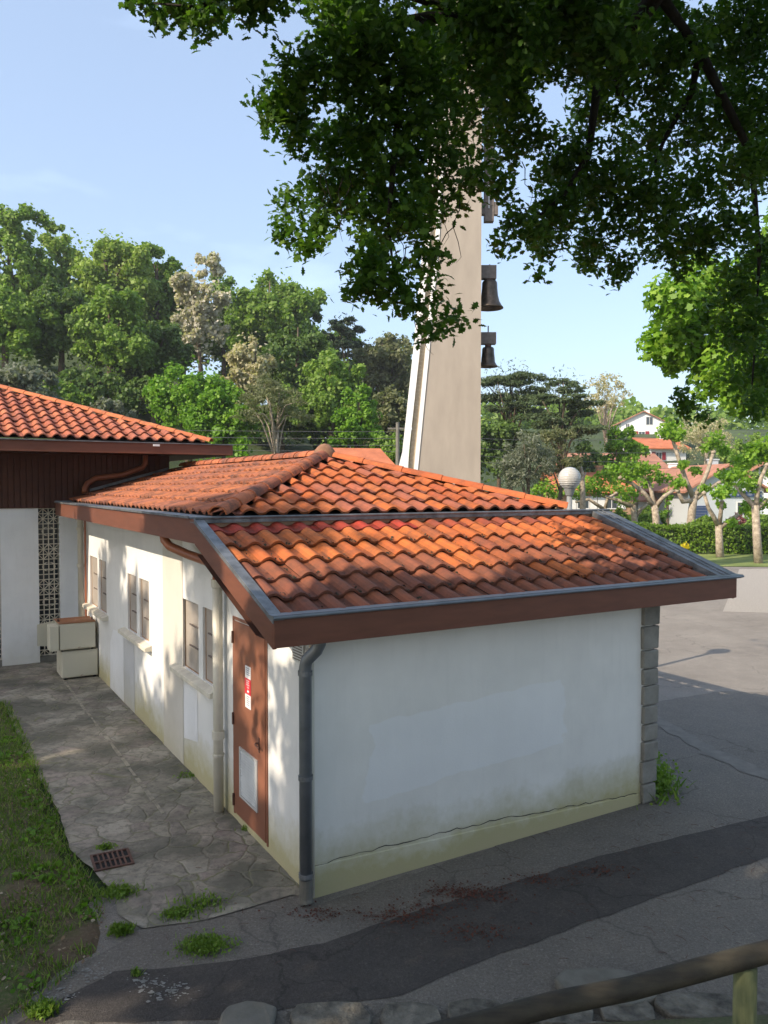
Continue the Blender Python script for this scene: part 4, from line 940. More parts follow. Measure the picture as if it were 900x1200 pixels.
# ------------------------------------------------------------------ pollarded plane trees
def pollard(D_, trunk, limbs, tufts, label, rpx, seed):
    r = np.random.default_rng(seed); t0 = at(*trunk[0], D_); zg = 0 if D_ < 46 else height(t0[0], D_)
    root = empty('pollarded_plane', (t0[0], D_, zg), 0, label, 'tree', 'pollarded plane trees along the car park')
    o = np.array([t0[0], D_, zg]); k = D_/932
    m = MB(); P = [at(x, y, D_)-o for x, y in trunk]; P[0][2] = -.1
    m.tube(P, list(np.linspace(rpx*k*1.15, rpx*k*.9, len(P))), 10); m.build('trunk', M['bark_plane'], root, smooth=True)
    tips = []
    for L_ in limbs:
        dy = r.uniform(-.8, .8); Q = [at(x, y, D_+dy*(i/len(L_)))-o for i, (x, y) in enumerate(L_)]
        m = MB(); m.tube(Q, list(np.linspace(rpx*k*.72, rpx*k*.42, len(Q))), 8); e = Q[-1]; m.lathe([(0, rpx*k*.7), (rpx*k*.6, rpx*k*.3), (rpx*k*.7, 0), (rpx*k*.5, -rpx*k*.4), (0, -rpx*k*.6)], e, 10)
        m.build('limb', M['bark_plane'], root, smooth=True)
    Ps = []
    for (x, y, rr) in tufts:
        c_ = at(x, y, D_+r.uniform(-.8, .8))-o; n = int(rr*rr*.75)+60
        e = r.normal(size=(n, 3)); e /= np.linalg.norm(e, axis=1, keepdims=True); Ps.append(c_+e*(rr*k*r.uniform(.3, 1.1, n))[:, None]*np.array([1, 1, .8]))
    P = np.concatenate(Ps); me = leaves_mesh('foliage', P, r.normal(size=P.shape)+np.array([0, 0, .5]), r.uniform(.13, .26, len(P)), 'plane', r); me.materials.append(L['plane']); link('foliage', me, root)
pollard(45, [(769, 632), (769, 610), (767, 592)], [[(767, 594), (755, 578), (740, 566), (727, 560)], [(767, 592), (763, 575), (760, 562)], [(768, 594), (778, 582), (793, 572)]],
        [(722, 552, 14), (735, 560, 12), (760, 552, 14), (748, 548, 12), (795, 564, 10), (775, 560, 10), (705, 560, 12)], 'pollarded plane with wide low fork, left of the tallest one', 4.2, 1)
pollard(41, [(807, 648), (809, 620), (811, 598), (814, 580)], [[(812, 582), (804, 564), (796, 540), (788, 514)], [(814, 582), (821, 572), (829, 553), (836, 530)], [(816, 584), (828, 574), (842, 566), (864, 560)], [(813, 586), (800, 588), (794, 575)]],
        [(785, 500, 13), (778, 508, 9), (795, 510, 9), (838, 516, 13), (830, 524, 9), (848, 528, 10), (866, 552, 12), (846, 556, 9), (795, 568, 9), (800, 545, 7), (815, 552, 8)], 'tallest pollarded plane with three raised limbs beside the yellow bush', 4.6, 2)
pollard(38, [(844, 656), (843, 635), (842, 615)], [[(842, 617), (836, 605), (830, 595), (825, 578)], [(843, 615), (845, 598), (846, 588)], [(844, 618), (855, 609), (873, 599)]],
        [(850, 574, 13), (842, 580, 8), (826, 572, 8), (876, 592, 9), (845, 592, 6), (858, 612, 7)], 'shortest pollarded plane with knobbly limbs, second from the right', 4.2, 3)
pollard(35, [(889, 664), (887, 630), (885, 592)], [[(885, 594), (873, 582), (862, 569)], [(886, 592), (888, 575), (892, 560), (899, 545)], [(886, 596), (896, 588), (912, 578)]],
        [(858, 560, 12), (878, 568, 12), (896, 535, 14), (872, 540, 14), (884, 525, 12), (905, 520, 16), (876, 598, 9), (892, 590, 9), (912, 570, 12)], 'pollarded plane nearest the right edge, with speckled grey trunk', 4.6, 4)
pollard(48, [(744, 640), (744, 612), (742, 592)], [[(742, 594), (724, 586), (702, 580)], [(743, 592), (748, 575), (752, 568)], [(744, 606), (752, 596), (760, 590)]],
        [(700, 573, 13), (684, 574, 12), (738, 578, 14), (730, 588, 10), (756, 566, 10), (718, 562, 9)], 'pollarded plane half hidden behind the low roof, second from the left', 3.6, 5)
pollard(50, [(716, 640), (714, 612), (708, 596)], [[(708, 597), (690, 585), (676, 588)], [(709, 596), (712, 584), (722, 578)]],
        [(690, 566, 12), (664, 572, 10), (676, 580, 9), (722, 572, 10), (640, 571, 14), (650, 580, 10), (628, 576, 8)], 'pollarded plane at the left end of the row beside the globe lamp', 3.2, 6)

# big plane tree in the sun at the right
r = np.random.default_rng(77); Dp = 20.0
pt = empty('plane_tree', (at(985, 600, Dp)[0], Dp, 0), 0, 'large sunlit yellow-green plane tree reaching in from the right edge', 'tree')
o = np.array(pt.location)
blobs = [(772, 402, 26), (790, 350, 32), (820, 330, 34), (800, 400, 36), (830, 385, 44), (860, 350, 42), (870, 420, 42), (835, 440, 30), (895, 390, 50), (900, 330, 40), (930, 430, 60), (960, 350, 70), (1000, 430, 80), (1020, 300, 80), (905, 465, 28), (960, 260, 60), (790, 425, 16), (865, 465, 20)]
Ps = []; Ns = []
for (x, y, rr) in blobs:
    c_ = at(x, y, Dp+r.uniform(-1.0, 1.2))-o; n = int(rr*rr*.62); e = r.normal(size=(n, 3)); e /= np.linalg.norm(e, axis=1, keepdims=True)
    Ps.append(c_+e*(rr/932*Dp*(r.uniform(0.2, 1.12, n)**.6))[:, None]); Ns.append(e*.5+r.normal(size=(n, 3))*.5+np.array([0, 0, .5]))
P = np.concatenate(Ps); me = leaves_mesh('crown', P, np.concatenate(Ns), r.uniform(.13, .25, len(P)), 'plane', r); me.materials.append(L['plane']); link('crown', me, pt)
m = MB(); m.tube([(0, 0, -.2), (-.1, 0, 1.5), (-.1, 0, 3.2), (.1, 0, 6)], [.32, .26, .22, .12], 10)
for (x, y) in ((900, 402), (850, 400), (800, 395), (870, 350), (960, 330), (1010, 430)):
    q = at(x, y, Dp)-o; m.tube([(-.1, 0, 3.2), (q*.5+np.array([0, 0, 2.2])), q], [.14, .09, .03], 8)
m.build('trunk', M['bark_plane'], pt, smooth=True)

# ------------------------------------------------------------------ distant houses
def rooftile(name, c):
    return simple(name, c, .8, .22, 1.2, .6, 6, c2=tuple(x*1.25 for x in c), dist=.06)
M['farorange'] = rooftile('far_orange_roof', (.50, .16, .07)); M['farbrown'] = rooftile('far_brown_roof', (.36, .17, .11))
def house(name, x, D_, w, dpt, zbase, hw_, hr_, roofm, wallm, rz, label, windows=(), gable='x', over=.5, extra=None, zg=None):
    p = at(x, 570, D_); r_ = empty(name, (p[0], D_, zbase), rz, label, 'house', 'houses across the valley')
    m = MB(); m.box((-w/2, 0, -3), (w/2, dpt, hw_))
    if gable == 'x':   # gable end faces the camera
        m.add([(-w/2, 0, hw_), (w/2, 0, hw_), (0, 0, hw_+hr_), (-w/2, dpt, hw_), (w/2, dpt, hw_), (0, dpt, hw_+hr_)], [(0, 1, 2), (3, 5, 4)])
    m.build('wall', wallm, r_)
    m = MB(); t_ = .16
    if gable == 'x':
        s = hr_/(w/2); e = over
        for sg_ in (-1, 1):
            m.hexa([(0, -e, hw_+hr_+.01), (sg_*(w/2+e), -e, hw_-s*e+.01), (sg_*(w/2+e), dpt+e, hw_-s*e+.01), (0, dpt+e, hw_+hr_+.01)], [(0, -e, hw_+hr_+t_), (sg_*(w/2+e), -e, hw_-s*e+t_), (sg_*(w/2+e), dpt+e, hw_-s*e+t_), (0, dpt+e, hw_+hr_+t_)])
    else:
        s = hr_/(dpt/2); e = over
        for (y0, y1, z0) in ((-e, dpt/2, hw_-s*e), (dpt+e, dpt/2, hw_-s*e)):
            m.hexa([(-w/2-e, y0, z0+.01), (w/2+e, y0, z0+.01), (w/2+e, y1, hw_+hr_+.01), (-w/2-e, y1, hw_+hr_+.01)], [(-w/2-e, y0, z0+t_), (w/2+e, y0, z0+t_), (w/2+e, y1, hw_+hr_+t_), (-w/2-e, y1, hw_+hr_+t_)])
        m.add([(-w/2, 0, hw_), (-w/2, dpt, hw_), (-w/2, dpt/2, hw_+hr_-.1), (w/2, 0, hw_), (w/2, dpt, hw_), (w/2, dpt/2, hw_+hr_-.1)], [(0, 1, 2), (3, 5, 4)])
    rf = m.build('roof', roofm, r_)
    if name == 'rear_outbuilding': return r_
    m = MB(); cx_ = w*.22; m.box((cx_-.3, dpt*.45, hw_+hr_*.3), (cx_+.3, dpt*.45+.55, hw_+hr_+.55)); m.box((cx_-.36, dpt*.45-.06, hw_+hr_+.551), (cx_+.36, dpt*.45+.61, hw_+hr_+.65)); m.build('chimney', wallm, rf)
    for (cx, cz, ww, hh, sh) in windows:
        m = MB(); m.box((cx-ww/2, -.05, cz), (cx+ww/2, -.002, cz+hh)); wn = m.build('window', M['white_frame'], r_)
        m = MB(); m.box((cx-ww/2+.08, -.06, cz+.08), (cx-.03, -.051, cz+hh-.08)); m.box((cx+.03, -.06, cz+.08), (cx+ww/2-.08, -.051, cz+hh-.08)); m.build('pane', M['glassdark'], wn)
        if sh:
            for sg_ in (-1, 1):
                m = MB(); x0 = cx+sg_*(ww/2+.03); m.box((x0, -.08, cz), (x0+sg_*ww*.55, -.003, cz+hh)); m.build('shutter', sh, wn)
    return r_
# white house with red shutters, high on the far slope
z_ = at(752, 521, 120)[2]
house('white_house', 753, 120, 6.6, 9, z_, 3.3, 1.6, M['farbrown'], M['farwhite'], -.12, 'tall white gabled house with red shutters, highest on the far slope', [(-.2, .8, 1.0, 1.2, M['redwood']), (.9, 2.9, 1.1, 1.3, None), (-2.3, 2.6, .6, .6, None)], 'x', .45)
z_ = at(780, 525, 100)[2]-2.1
house('orange_roof_house', 783, 100, 5.0, 7, z_, 2.1, 1.3, M['farorange'], M['farwhite'], .25, 'small white house with bright orange roof just below the tall white one', [(-1.4, .6, .9, 1.0, M['redwood'])], 'y', .5)
z_ = at(735, 574, 74)[2]
house('brown_roof_house', 728, 74, 9.0, 8, z_, 1.7, 1.7, M['farbrown'], M['farwhite'], .1, 'house with long brown tiled roof below the orange-roofed one', [(-2, .5, 1.1, 1, M['redwood']), (1.6, .5, 1.1, 1, M['redwood'])], 'y')
z_ = at(700, 600, 56)[2]
house('terracotta_house', 700, 56, 5.2, 7, z_, 1.5, 1.2, M['farorange'], M['tan_board'], 0, 'house with terracotta roof and dark shaded front beside the globe lamp', [(-1, .2, .9, .9, M['white_frame']), (1, .2, .9, .9, M['white_frame'])], 'y')
z_ = at(800, 612, 62)[2]
h5 = house('low_white_house', 786, 63, 5.0, 8, z_, 1.9, 2.2, M['farbrown'], M['farwhite'], -.1, 'low white house with brown roof between the two middle pollarded trunks', [], 'y', .6)
z_ = at(850, 612, 60)[2]
h6 = house('grey_gable_house', 851, 58, 5.8, 9, z_, 2.5, 1.7, M['farbrown'], M['fargrey'], .10, 'pale blue-grey gabled house with dark blue timber band and garage door', [(1.3, .5, 1.0, 1.1, None)], 'x', .5)
m = MB(); m.box((-.6, -.12, 1.95), (2.7, -.003, 2.06)); m.box((-.6, -.12, 2.24), (2.7, -.003, 2.34))
for k in range(7): m.box((-.5+k*.5, -.11, 2.06), (-.42+k*.5, -.004, 2.24))
m.build('timber_band', M['bluewood'], h6)
m = MB(); m.box((-2.4, -.09, .25), (-1.45, -.003, 1.3)); gd = m.build('garage_door', M['bluewood'], h6)
m = MB()
for k in range(5): m.box((-2.36, -.105, .35+k*.2), (-1.49, -.091, .37+k*.2))
m.build('door_rib', M['ink'], gd)
z_ = at(895, 590, 70)[2]
house('right_roof_house', 898, 70, 7.0, 8, z_, 1.6, 2.0, M['farbrown'], M['farwhite'], -.2, 'house with reddish brown roof at the right edge', [(-1.6, .4, 1, 1, M['redwood'])], 'x')
z_ = at(420, 552, 34)[2]
# low roof behind the ridge
house('rear_outbuilding', 428, 30, 2.0, 4, z_-1.9, 1.9, .72, M['farorange'], M['farwhite'], .3, 'low outbuilding whose orange roof shows just behind the tiled ridge', [], 'y', .2)

r = np.random.default_rng(61); nb = 150; bx = r.uniform(8, 150, nb); by = r.uniform(138, 165, nb); br_ = r.uniform(2.2, 4.4, nb); Ps = []
for x_, y_, q_ in zip(bx, by, br_):
    e = r.normal(size=(210, 3)); e /= np.linalg.norm(e, axis=1, keepdims=True); Ps.append(np.array([x_, y_, height(x_, y_)+q_*.5])+e*q_*r.uniform(.75, 1.1, (210, 1)))
P = np.concatenate(Ps); me = leaves_mesh('distant_wood', P, r.normal(size=P.shape)+np.array([0, -.3, .6]), r.uniform(.6, 1.3, len(P)), 'spray', r); me.materials.append(L['mid']); tag(link('distant_wood', me), 'far-off green wood along the ridge behind the houses', 'wood', kind='stuff')
# utility pole, cables
p = at(466, 495, 40)
up = empty('utility_pole', (p[0], 40, height(p[0], 40)), 0, 'slim grey concrete utility pole left of the bell tower', 'utility pole')
m = MB(); m.tube([(0, 0, -.3), (0, 0, p[2]-height(p[0], 40))], [.13, .09], 8); m.build('pole', M['concrete'], up)
m = MB(); m.box((-.5, -.05, p[2]-up.location[2]-.35), (.5, .05, p[2]-up.location[2]-.27)); m.build('crossarm', M['concrete'], up)
for i, (y0, y1, y2, lab) in enumerate(((498, 508, 512, 'uppermost of the four power cables in front of the wood'), (506, 517, 530, 'second highest power cable in front of the wood'), (514, 525, 541, 'third power cable from the top in front of the wood'), (521, 532, 549, 'lowest of the four power cables in front of the wood'))):
    m = MB(); P = []
    for k in range(13):
        x = -80+k*45.5; yy = y0+14+6*math.sin(k/12*PI) if False else (y0+ (1-(1-k/12)**2)*8); P.append(at(x, yy, 40))
    for k in range(1, 9):
        x = 466+k*42; P.append(at(x, y1+(y2-y1)*(k/8)+6*math.sin(k/8*PI), 40+k*1.0))
    m.tube(P, .012, 4, caps=False); tag(m.build('power_cable', M['cable']), lab, 'cable', 'power cables behind the roof')
# pale snag
p = at(683, 575, 44); sn = empty('dead_snag', (p[0], 44, 0), 0, 'short pale dead tree stump standing behind the globe lamp', 'dead tree')
m = MB(); q = at(683, 541, 44)[2]; m.tube([(0, 0, -.1), (.0, 0, q*.6), (-.05, 0, q*.85), (-.22, 0, q)], [.2, .16, .13, .08], 8); m.tube([(0, 0, q*.8), (.18, 0, q*.88)], [.08, .04], 6); m.build('trunk', M['bark_plane'], sn, smooth=True)

# ------------------------------------------------------------------ the oak overhead
oak = empty('oak_tree', (4.2, -1.0, 1.9), 0, 'large dark oak whose leafy branches hang across the top of the view', 'tree')
oo = np.array(oak.location); r = np.random.default_rng(21)
B_ = [(160, -4, 16, 6), (182, 6, 20, 6), (215, 12, 24, 6), (250, 6, 26, 6), (290, 0, 26, 6), (235, 28, 14, 6), (320, -10, 24, 6),
 (325, 120, 26, 6.4), (350, 95, 36, 6.4), (345, 150, 28, 6.4), (385, 165, 26, 6.4), (400, 75, 46, 6.2), (430, 130, 42, 6.2), (440, 40, 50, 6), (400, 10, 45, 6), (480, 90, 60, 6), (338, 238, 18, 6.6), (335, 275, 16, 6.6), (355, 285, 16, 6.6), (385, 220, 34, 6.5), (372, 262, 22, 6.5), (420, 200, 46, 6.3), (440, 255, 40, 6.3), (432, 300, 28, 6.4), (455, 330, 28, 6.4), (420, 335, 16, 6.4), (480, 180, 60, 6.2), (485, 250, 34, 6.3), (500, 300, 24, 6.4), (515, 375, 18, 6.2), (500, 385, 16, 6.2), (535, 375, 9, 6.2), (475, 355, 18, 6.3), (545, 368, 5, 6.2), (512, 340, 14, 6.3),
 (540, 130, 60, 6.5), (530, 50, 60, 6.5), (520, 220, 34, 6.4), (600, 50, 60, 7), (600, 155, 40, 7), (560, 205, 24, 6.8), (588, 218, 16, 7), (585, 290, 10, 7), (610, 262, 26, 7.2), (655, 245, 36, 7.2), (640, 285, 20, 7.2), (660, 190, 40, 7.4), (695, 285, 32, 7.4), (722, 318, 18, 7.4), (700, 220, 50, 7.5), (700, 120, 34, 7.5), (745, 60, 55, 7.6), (770, 150, 55, 7.8), (760, 230, 48, 7.8), (785, 275, 34, 7.8), (815, 285, 28, 7.9), (835, 60, 60, 8), (885, 30, 60, 8), (890, 120, 55, 8), (845, 140, 40, 8), (820, 215, 34, 8), (855, 262, 34, 8), (885, 300, 40, 8), (865, 340, 30, 8), (885, 380, 36, 8), (900, 430, 36, 8), (885, 470, 18, 8), (860, 400, 14, 8), (670, 40, 50, 7.2), (800, 312, 12, 7.8), (905, 200, 26, 8), (560, 0, 60, 6.6), (650, 0, 50, 7), (740, 0, 60, 7.4), (630, 320, 6, 7.2), (860, 440, 8, 8), (805, 478, 14, 8.2), (798, 466, 10, 8.2), (825, 490, 6, 8.2), (625, 50, 34, 6.1), (585, 25, 30, 6), (720, 60, 40, 6.4), (695, 15, 34, 6.4), (610, 95, 26, 6.2), (790, 60, 34, 6.8), (880, 190, 30, 7)]
Cs = []; Ns = []; Ss = []
for (x, y, rr, D_) in B_:
    n = int(rr*rr*(.40 if x < 500 else .25 if x < 575 and y > 60 else .52))+14; nt_ = max(3, n//9); D2 = D_+r.uniform(-.5, .5)
    c_ = at(x, y, D2); k = D2/932
    e = r.normal(size=(nt_, 3)); e /= np.linalg.norm(e, axis=1, keepdims=True); tc_ = c_+e*(rr*k*.95*r.uniform(0, 1, nt_)**.45)[:, None]*np.array([1, 1.5, 1])
    ii = r.integers(0, nt_, n); off = r.normal(size=(n, 3))*.05; off[:, 2] -= .01
    Cs.append(tc_[ii]+off); Ns.append(r.normal(size=(n, 3))*.7+np.array([0, -.15, .75])); Ss.append(r.uniform(.05, .092, n))
# crown above and around the view
cl = []
for k in range(340):
    th = r.uniform(0, 2*PI); rad = 9.5*math.sqrt(r.uniform(0, 1)); X = 1.0+rad*math.cos(th)*1.05; Y = -.5+rad*math.sin(th); z0 = 6.2+3.8*(1-(rad/9.5)**2)
    cl.append((X, Y, z0+r.uniform(-.6, 2.2)))
for k in range(150):                            # unseen clusters added high up to shade the branches in view
    cl.append((r.uniform(-5, 5), r.uniform(.5, 8), r.uniform(7.6, 10.5)))
for k in range(420):                            # unseen lower left skirt, placed along sun rays to shade ground and front wall
    tb, ta = r.uniform(-1.5, 9), r.uniform(-3.6, -.15); tz = 0 if k % 3 else r.uniform(.3, 2.3)
    if tz: tb, ta = r.uniform(-.5, 4.6), r.uniform(-.5, -.1)
    cb = r.uniform(-11, -3.3); dist = (tb-cb)/math.cos(PHI); cz = tz+dist*math.tan(EL)
    if cz > 11.5 or cz < 4.2: continue
    cl.append(toworld(cb, ta-dist*math.sin(PHI), cz))
for c_ in cl:
    n = 95; nt_ = 14; e = r.normal(size=(nt_, 3)); tc_ = np.array(c_)+e*np.array([.42, .42, .28]); ii = r.integers(0, nt_, n); P = tc_[ii]+r.normal(size=(n, 3))*.09
    px_, py_, d_ = proj(P); out = (d_ < .3) | (px_ < -15) | (px_ > 915) | (py_ < -25)
    T = tolocal(P-np.array(SUN)[None, :]*((P[:, 2]-2.7)/SUN[2])[:, None])    # drops leaves whose shadow would fall on the roof's sunny side
    lit = (T[:, 0] > -1.2) & (T[:, 0] < 9) & (T[:, 1] > .12+.22*np.sin(T[:, 0]*3.1)) & (T[:, 1] < 12)
    okm = out & ~lit & (np.linalg.norm(P-np.array([0, 0, CAM_Z]), axis=1) > 3.4); P = P[okm]; n = len(P)
    if n: Cs.append(P); Ns.append(r.normal(size=(n, 3))*.7+np.array([0, 0, .75])); Ss.append(r.uniform(.12, .21, n))
P = np.concatenate(Cs)-oo; me = leaves_mesh('crown', P, np.concatenate(Ns), np.concatenate(Ss), 'oak', r, .18); me.materials.append(L['oak']); link('crown', me, oak)
m = MB(); m.tube([(0, 0, -.3), (.05, .1, 1.2), (-.1, .3, 2.8), (-.2, .9, 4.4)], [.42, .34, .31, .26], 14); m.build('trunk', M['bark_dark'], oak, smooth=True)
def limb(pts, rad): 
    m = MB(); m.tube([Vector(p)-Vector(oo) for p in pts], rad, 8); m.build('limb', M['bark_dark'], oak, smooth=True)
T0 = (4.0, -.1, 6.3)
limb([T0, (3.2, 3, 7.6), at(770, -10, 6.6), at(735, 45, 7.0), at(722, 90, 7.1), at(728, 115, 7.2)], [.15, .11, .085, .07, .055, .03])
limb([at(735, 45, 7.0), at(680, 20, 6.9), at(628, 28, 6.8), at(612, 60, 6.8), at(618, 95, 6.8), at(600, 128, 6.8)], [.06, .06, .055, .05, .04, .02])
limb([at(640, 28, 6.8), at(560, 22, 6.5), at(500, 20, 6.3), at(430, 32, 6.2), at(375, 30, 6.2)], [.05, .045, .04, .03, .012])
limb([at(770, -10, 6.6), at(820, 60, 7.2), at(810, 110, 7.6), at(780, 160, 7.7), at(760, 210, 7.7)], [.045, .04, .03, .02, .01])
limb([at(500, 20, 6.3), at(470, 90, 6.3), at(462, 180, 6.3), at(455, 260, 6.3), at(462, 330, 6.3)], [.035, .03, .025, .015, .006])
limb([at(560, 22, 6.5), at(420, -25, 6.2), at(300, -12, 6.0), at(230, 8, 6.0), at(180, 4, 6.0)], [.03, .03, .02, .012, .006])
limb([at(820, 60, 7.2), at(880, 180, 7.7), at(890, 300, 8), at(885, 400, 8), at(880, 470, 8)], [.045, .035, .02, .012, .006])
limb([at(700, 100, 7.1), at(690, 180, 7.3), at(660, 230, 7.2), at(620, 262, 7.2)], [.04, .03, .02, .008])
limb([T0, (-1, -2, 8.2), (-4.5, -3, 7.8), (-7.5, -3.5, 6.8)], [.2, .16, .1, .04])
limb([T0, (7, 2, 8), (9.5, 3.5, 8.5)], [.18, .12, .04])
for k in range(22):
    x0, y0 = random.choice([(470, 5), (520, 10), (590, 200), (380, 200), (500, 250), (540, 230), (450, 300), (495, 340), (465, 20)]); D2 = random.uniform(6.0, 6.5); x = x0+random.uniform(-35, 35); y = y0+random.uniform(-15, 15); P = []
    for s in range(6): P.append(Vector(at(x, y, D2))-Vector(oo)); x += random.uniform(-10, 8); y += random.uniform(6, 20)
    m = MB(); m.tube(P, [.004, .004, .003, .003, .002, .001], 4); m.build('twig', M['twig'] if y0 < 30 else M['bark_dark'], oak)

# ------------------------------------------------------------------ trees beside the lawn that throw the dappled shade (left of the view)
def side_tree(b, a, ztop, zb, Rr, n, size, lab, seed, gap=.3):
    r = np.random.default_rng(seed); X, Y, _ = toworld(b, a); zg = height(X, Y)
    root = empty('lawn_tree', (X, Y, zg), 0, lab, 'tree', 'trees beside the lawn')
    P, Nn, LC = crown_points(r, (0, 0, (ztop+zb)/2-zg), (Rr, Rr, (ztop-zb)/2), 70, n, gap, 1, .3)
    me = leaves_mesh('crown', P, Nn, size*r.uniform(.6, 1.3, size=len(P)), 'spray', r); me.materials.append(L['mid']); link('crown', me, root)
    trunk_mesh(r, 0, ztop-zg, LC, .3, 14).build('trunk', M['bark'], root, smooth=True)
side_tree(-15, .5, 13.6, 5, 3.0, 12500, .28, 'tall tree beyond the lawn, nearest the photographer', 301)
side_tree(-15.5, 5.6, 14.0, 5.5, 3.0, 12500, .28, 'tall tree beyond the lawn, middle of its row', 302)
side_tree(-16, 11, 14.8, 6, 3.2, 13000, .28, 'tall tree beyond the lawn, nearest the hall', 303)

r = np.random.default_rng(88); n = 900; i_ = r.integers(0, 22, n); v_ = np.clip(r.integers(0, 5, n)*Lc+r.exponential(.05, n)*np.where(r.uniform(size=n) < .8, 1, 3), 0, 1.95)
u_ = (i_+.80+r.normal(0, .07, n))*.228; vn = np.array(Vn); Nn_ = np.array([0, -vn[2], vn[1]])
P = np.array(Ot)[None]+np.stack([u_, 0*u_, 0*u_], 1)+v_[:, None]*vn[None]+Nn_[None]*.03
me = leaves_mesh('roof_moss', P, r.normal(size=P.shape)*.5+Nn_, r.uniform(.008, .034, n), 'spray', r); me.materials.append(simple('roof_moss', (.05, .042, .028), .95, .4, 20, 0)); o = link('roof_moss', me, bld); o['kind'] = 'stuff'
# ------------------------------------------------------------------ grass, weeds, litter
def blades(name, P, S, matk, r, parent=None):
    n = len(P); th = r.uniform(0, 2*PI, n); sp = shape_pts('blade'); K = len(sp)
    T = np.stack([np.cos(th), np.sin(th), np.zeros(n)], 1); lean_ = r.normal(size=(n, 3))*.45; lean_[:, 2] = 1; lean_ /= np.linalg.norm(lean_, axis=1, keepdims=True)
    bend = np.stack([-np.sin(th), np.cos(th), np.zeros(n)], 1)*r.uniform(-.5, .5, (n, 1))
    V = P[:, None, :]+S[:, None, None]*(sp[None, :, 0, None]*1.6*T[:, None, :]+sp[None, :, 1, None]*lean_[:, None, :]+(sp[None, :, 1, None]**2)*bend[:, None, :])
    V = V.reshape(-1, 3); me = bpy.data.meshes.new(name); me.vertices.add(n*K); me.vertices.foreach_set('co', V.ravel().astype(np.float32)); me.loops.add(n*K); me.loops.foreach_set('vertex_index', np.arange(n*K, dtype=np.int32)); me.polygons.add(n); me.polygons.foreach_set('loop_start', np.arange(0, n*K, K, dtype=np.int32)); me.update(calc_edges=True)
    me.materials.append(L[matk]); return link(name, me, parent)
r = np.random.default_rng(9)
from mathutils import noise as mnoise
pts = []
while len(pts) < 46000:
    y = 4.8+7.6*r.uniform()**1.3; d = r.uniform(-.09, 3.2); x = lawn_d(0, y)-d
    q = mnoise.noise(Vector((x*1.3, y*1.3, 2)))+.5*mnoise.noise(Vector((x*5, y*5, 7)))
    if q+.25*min(d, 1.2)+(.30 if y > 6.8 else .10) > r.uniform(-.1, .35): pts.append((x, y, lawn_z(x, y)-.01))
P = np.array(pts); g_ = blades('lawn_grass', P, r.uniform(.03, .085, len(P)), 'grass', r); tag(g_, 'short patchy green grass on the lawn left of the paving', 'grass', kind='stuff')
# broad weed leaves scattered on the lawn
pts = []
while len(pts) < 2600:
    y = 4.8+6*r.uniform(); d = r.uniform(0, 2.8); x = lawn_d(0, y)-d
    if mnoise.noise(Vector((x*2.3, y*2.3, 5))) > .12: pts.append((x, y, lawn_z(x, y)+r.uniform(.0, .035)))
P = np.array(pts); me = leaves_mesh('lawn_weeds', P, r.normal(size=P.shape)*.5+np.array([0, 0, 1]), r.uniform(.03, .075, len(P)), 'spray', r); me.materials.append(L['vivid']); tag(link('lawn_weeds', me), 'broad leaved weeds growing among the lawn grass', 'weeds', kind='stuff')
n = 2600; y = r.uniform(4.8, 10, n); d = np.abs(r.normal(0, 1.1, n)); P = np.array([(lawn_d(0, yy)-dd+.1, yy, lawn_z(lawn_d(0, yy)-dd, yy)+.012) for yy, dd in zip(y, d)])
me = leaves_mesh('dry_leaves', P, r.normal(size=P.shape)*.35+np.array([0, 0, 1]), r.uniform(.006, .026, n)*r.choice([1, 1, 1, 1.7], n), 'spray', r); me.materials.append(L['litter']); tag(link('dry_leaves', me), 'dry brown leaves and bits scattered on the lawn edge', 'leaf litter', kind='stuff')
def weed(x, y, rad, n, hh, label, z=.01, leafy=True, mk='mid'):
    r = np.random.default_rng(int(abs(x*1000)+abs(y*77))); o = empty('weed_clump', (x, y, z), 0, label, 'weeds', 'weed clumps growing through the ground')
    P = np.stack([r.normal(0, rad*.5, n), r.normal(0, rad*.36, n), np.zeros(n)], 1); blades('blades', P, r.uniform(hh*.4, hh*1.1, n), mk, r, o)
    if leafy:
        k = n//2; P = np.stack([r.normal(0, rad*.5, k), r.normal(0, rad*.36, k), r.uniform(.005, hh*.7, k)], 1); me = leaves_mesh('leaves', P, r.normal(size=P.shape)+np.array([0, 0, 1]), r.uniform(.015, .035, k), 'spray', r); me.materials.append(L['mid']); link('leaves', me, o)
weed(-1.32, 5.76, .18, 800, .05, 'wide low green weed clump alone on the dark asphalt')
weed(-1.50, 6.33, .20, 170, .08, 'weeds in the paving joint just above the isolated clump')
weed(-1.64, 6.18, .12, 260, .05, 'small weed tuft at the border of paving and asphalt')
weed(-2.0, 5.95, .08, 420, .07, 'dark green tuft at the corner of lawn and asphalt', mk='hedge')
weed(-2.22, 6.52, .16, 420, .06, 'grass tuft creeping from the lawn below the drain grate')
weed(-2.62, 7.35, .08, 160, .05, 'tiny tuft in the paving above the drain grate')
weed(-1.72, 5.42, .035, 70, .05, 'tiny lone weed on the white-stained asphalt')
weed(-1.35, 7.75, .07, 50, .06, 'thin spiky weed on the paving beside the cream downpipe')
weed(-2.2, 5.02, .09, 300, .08, 'leafy weed beside the edging stones at the bottom left')
weed(-2.28, 9.2, .16, 160, .03, 'low moss-like weeds along the joint across the path')
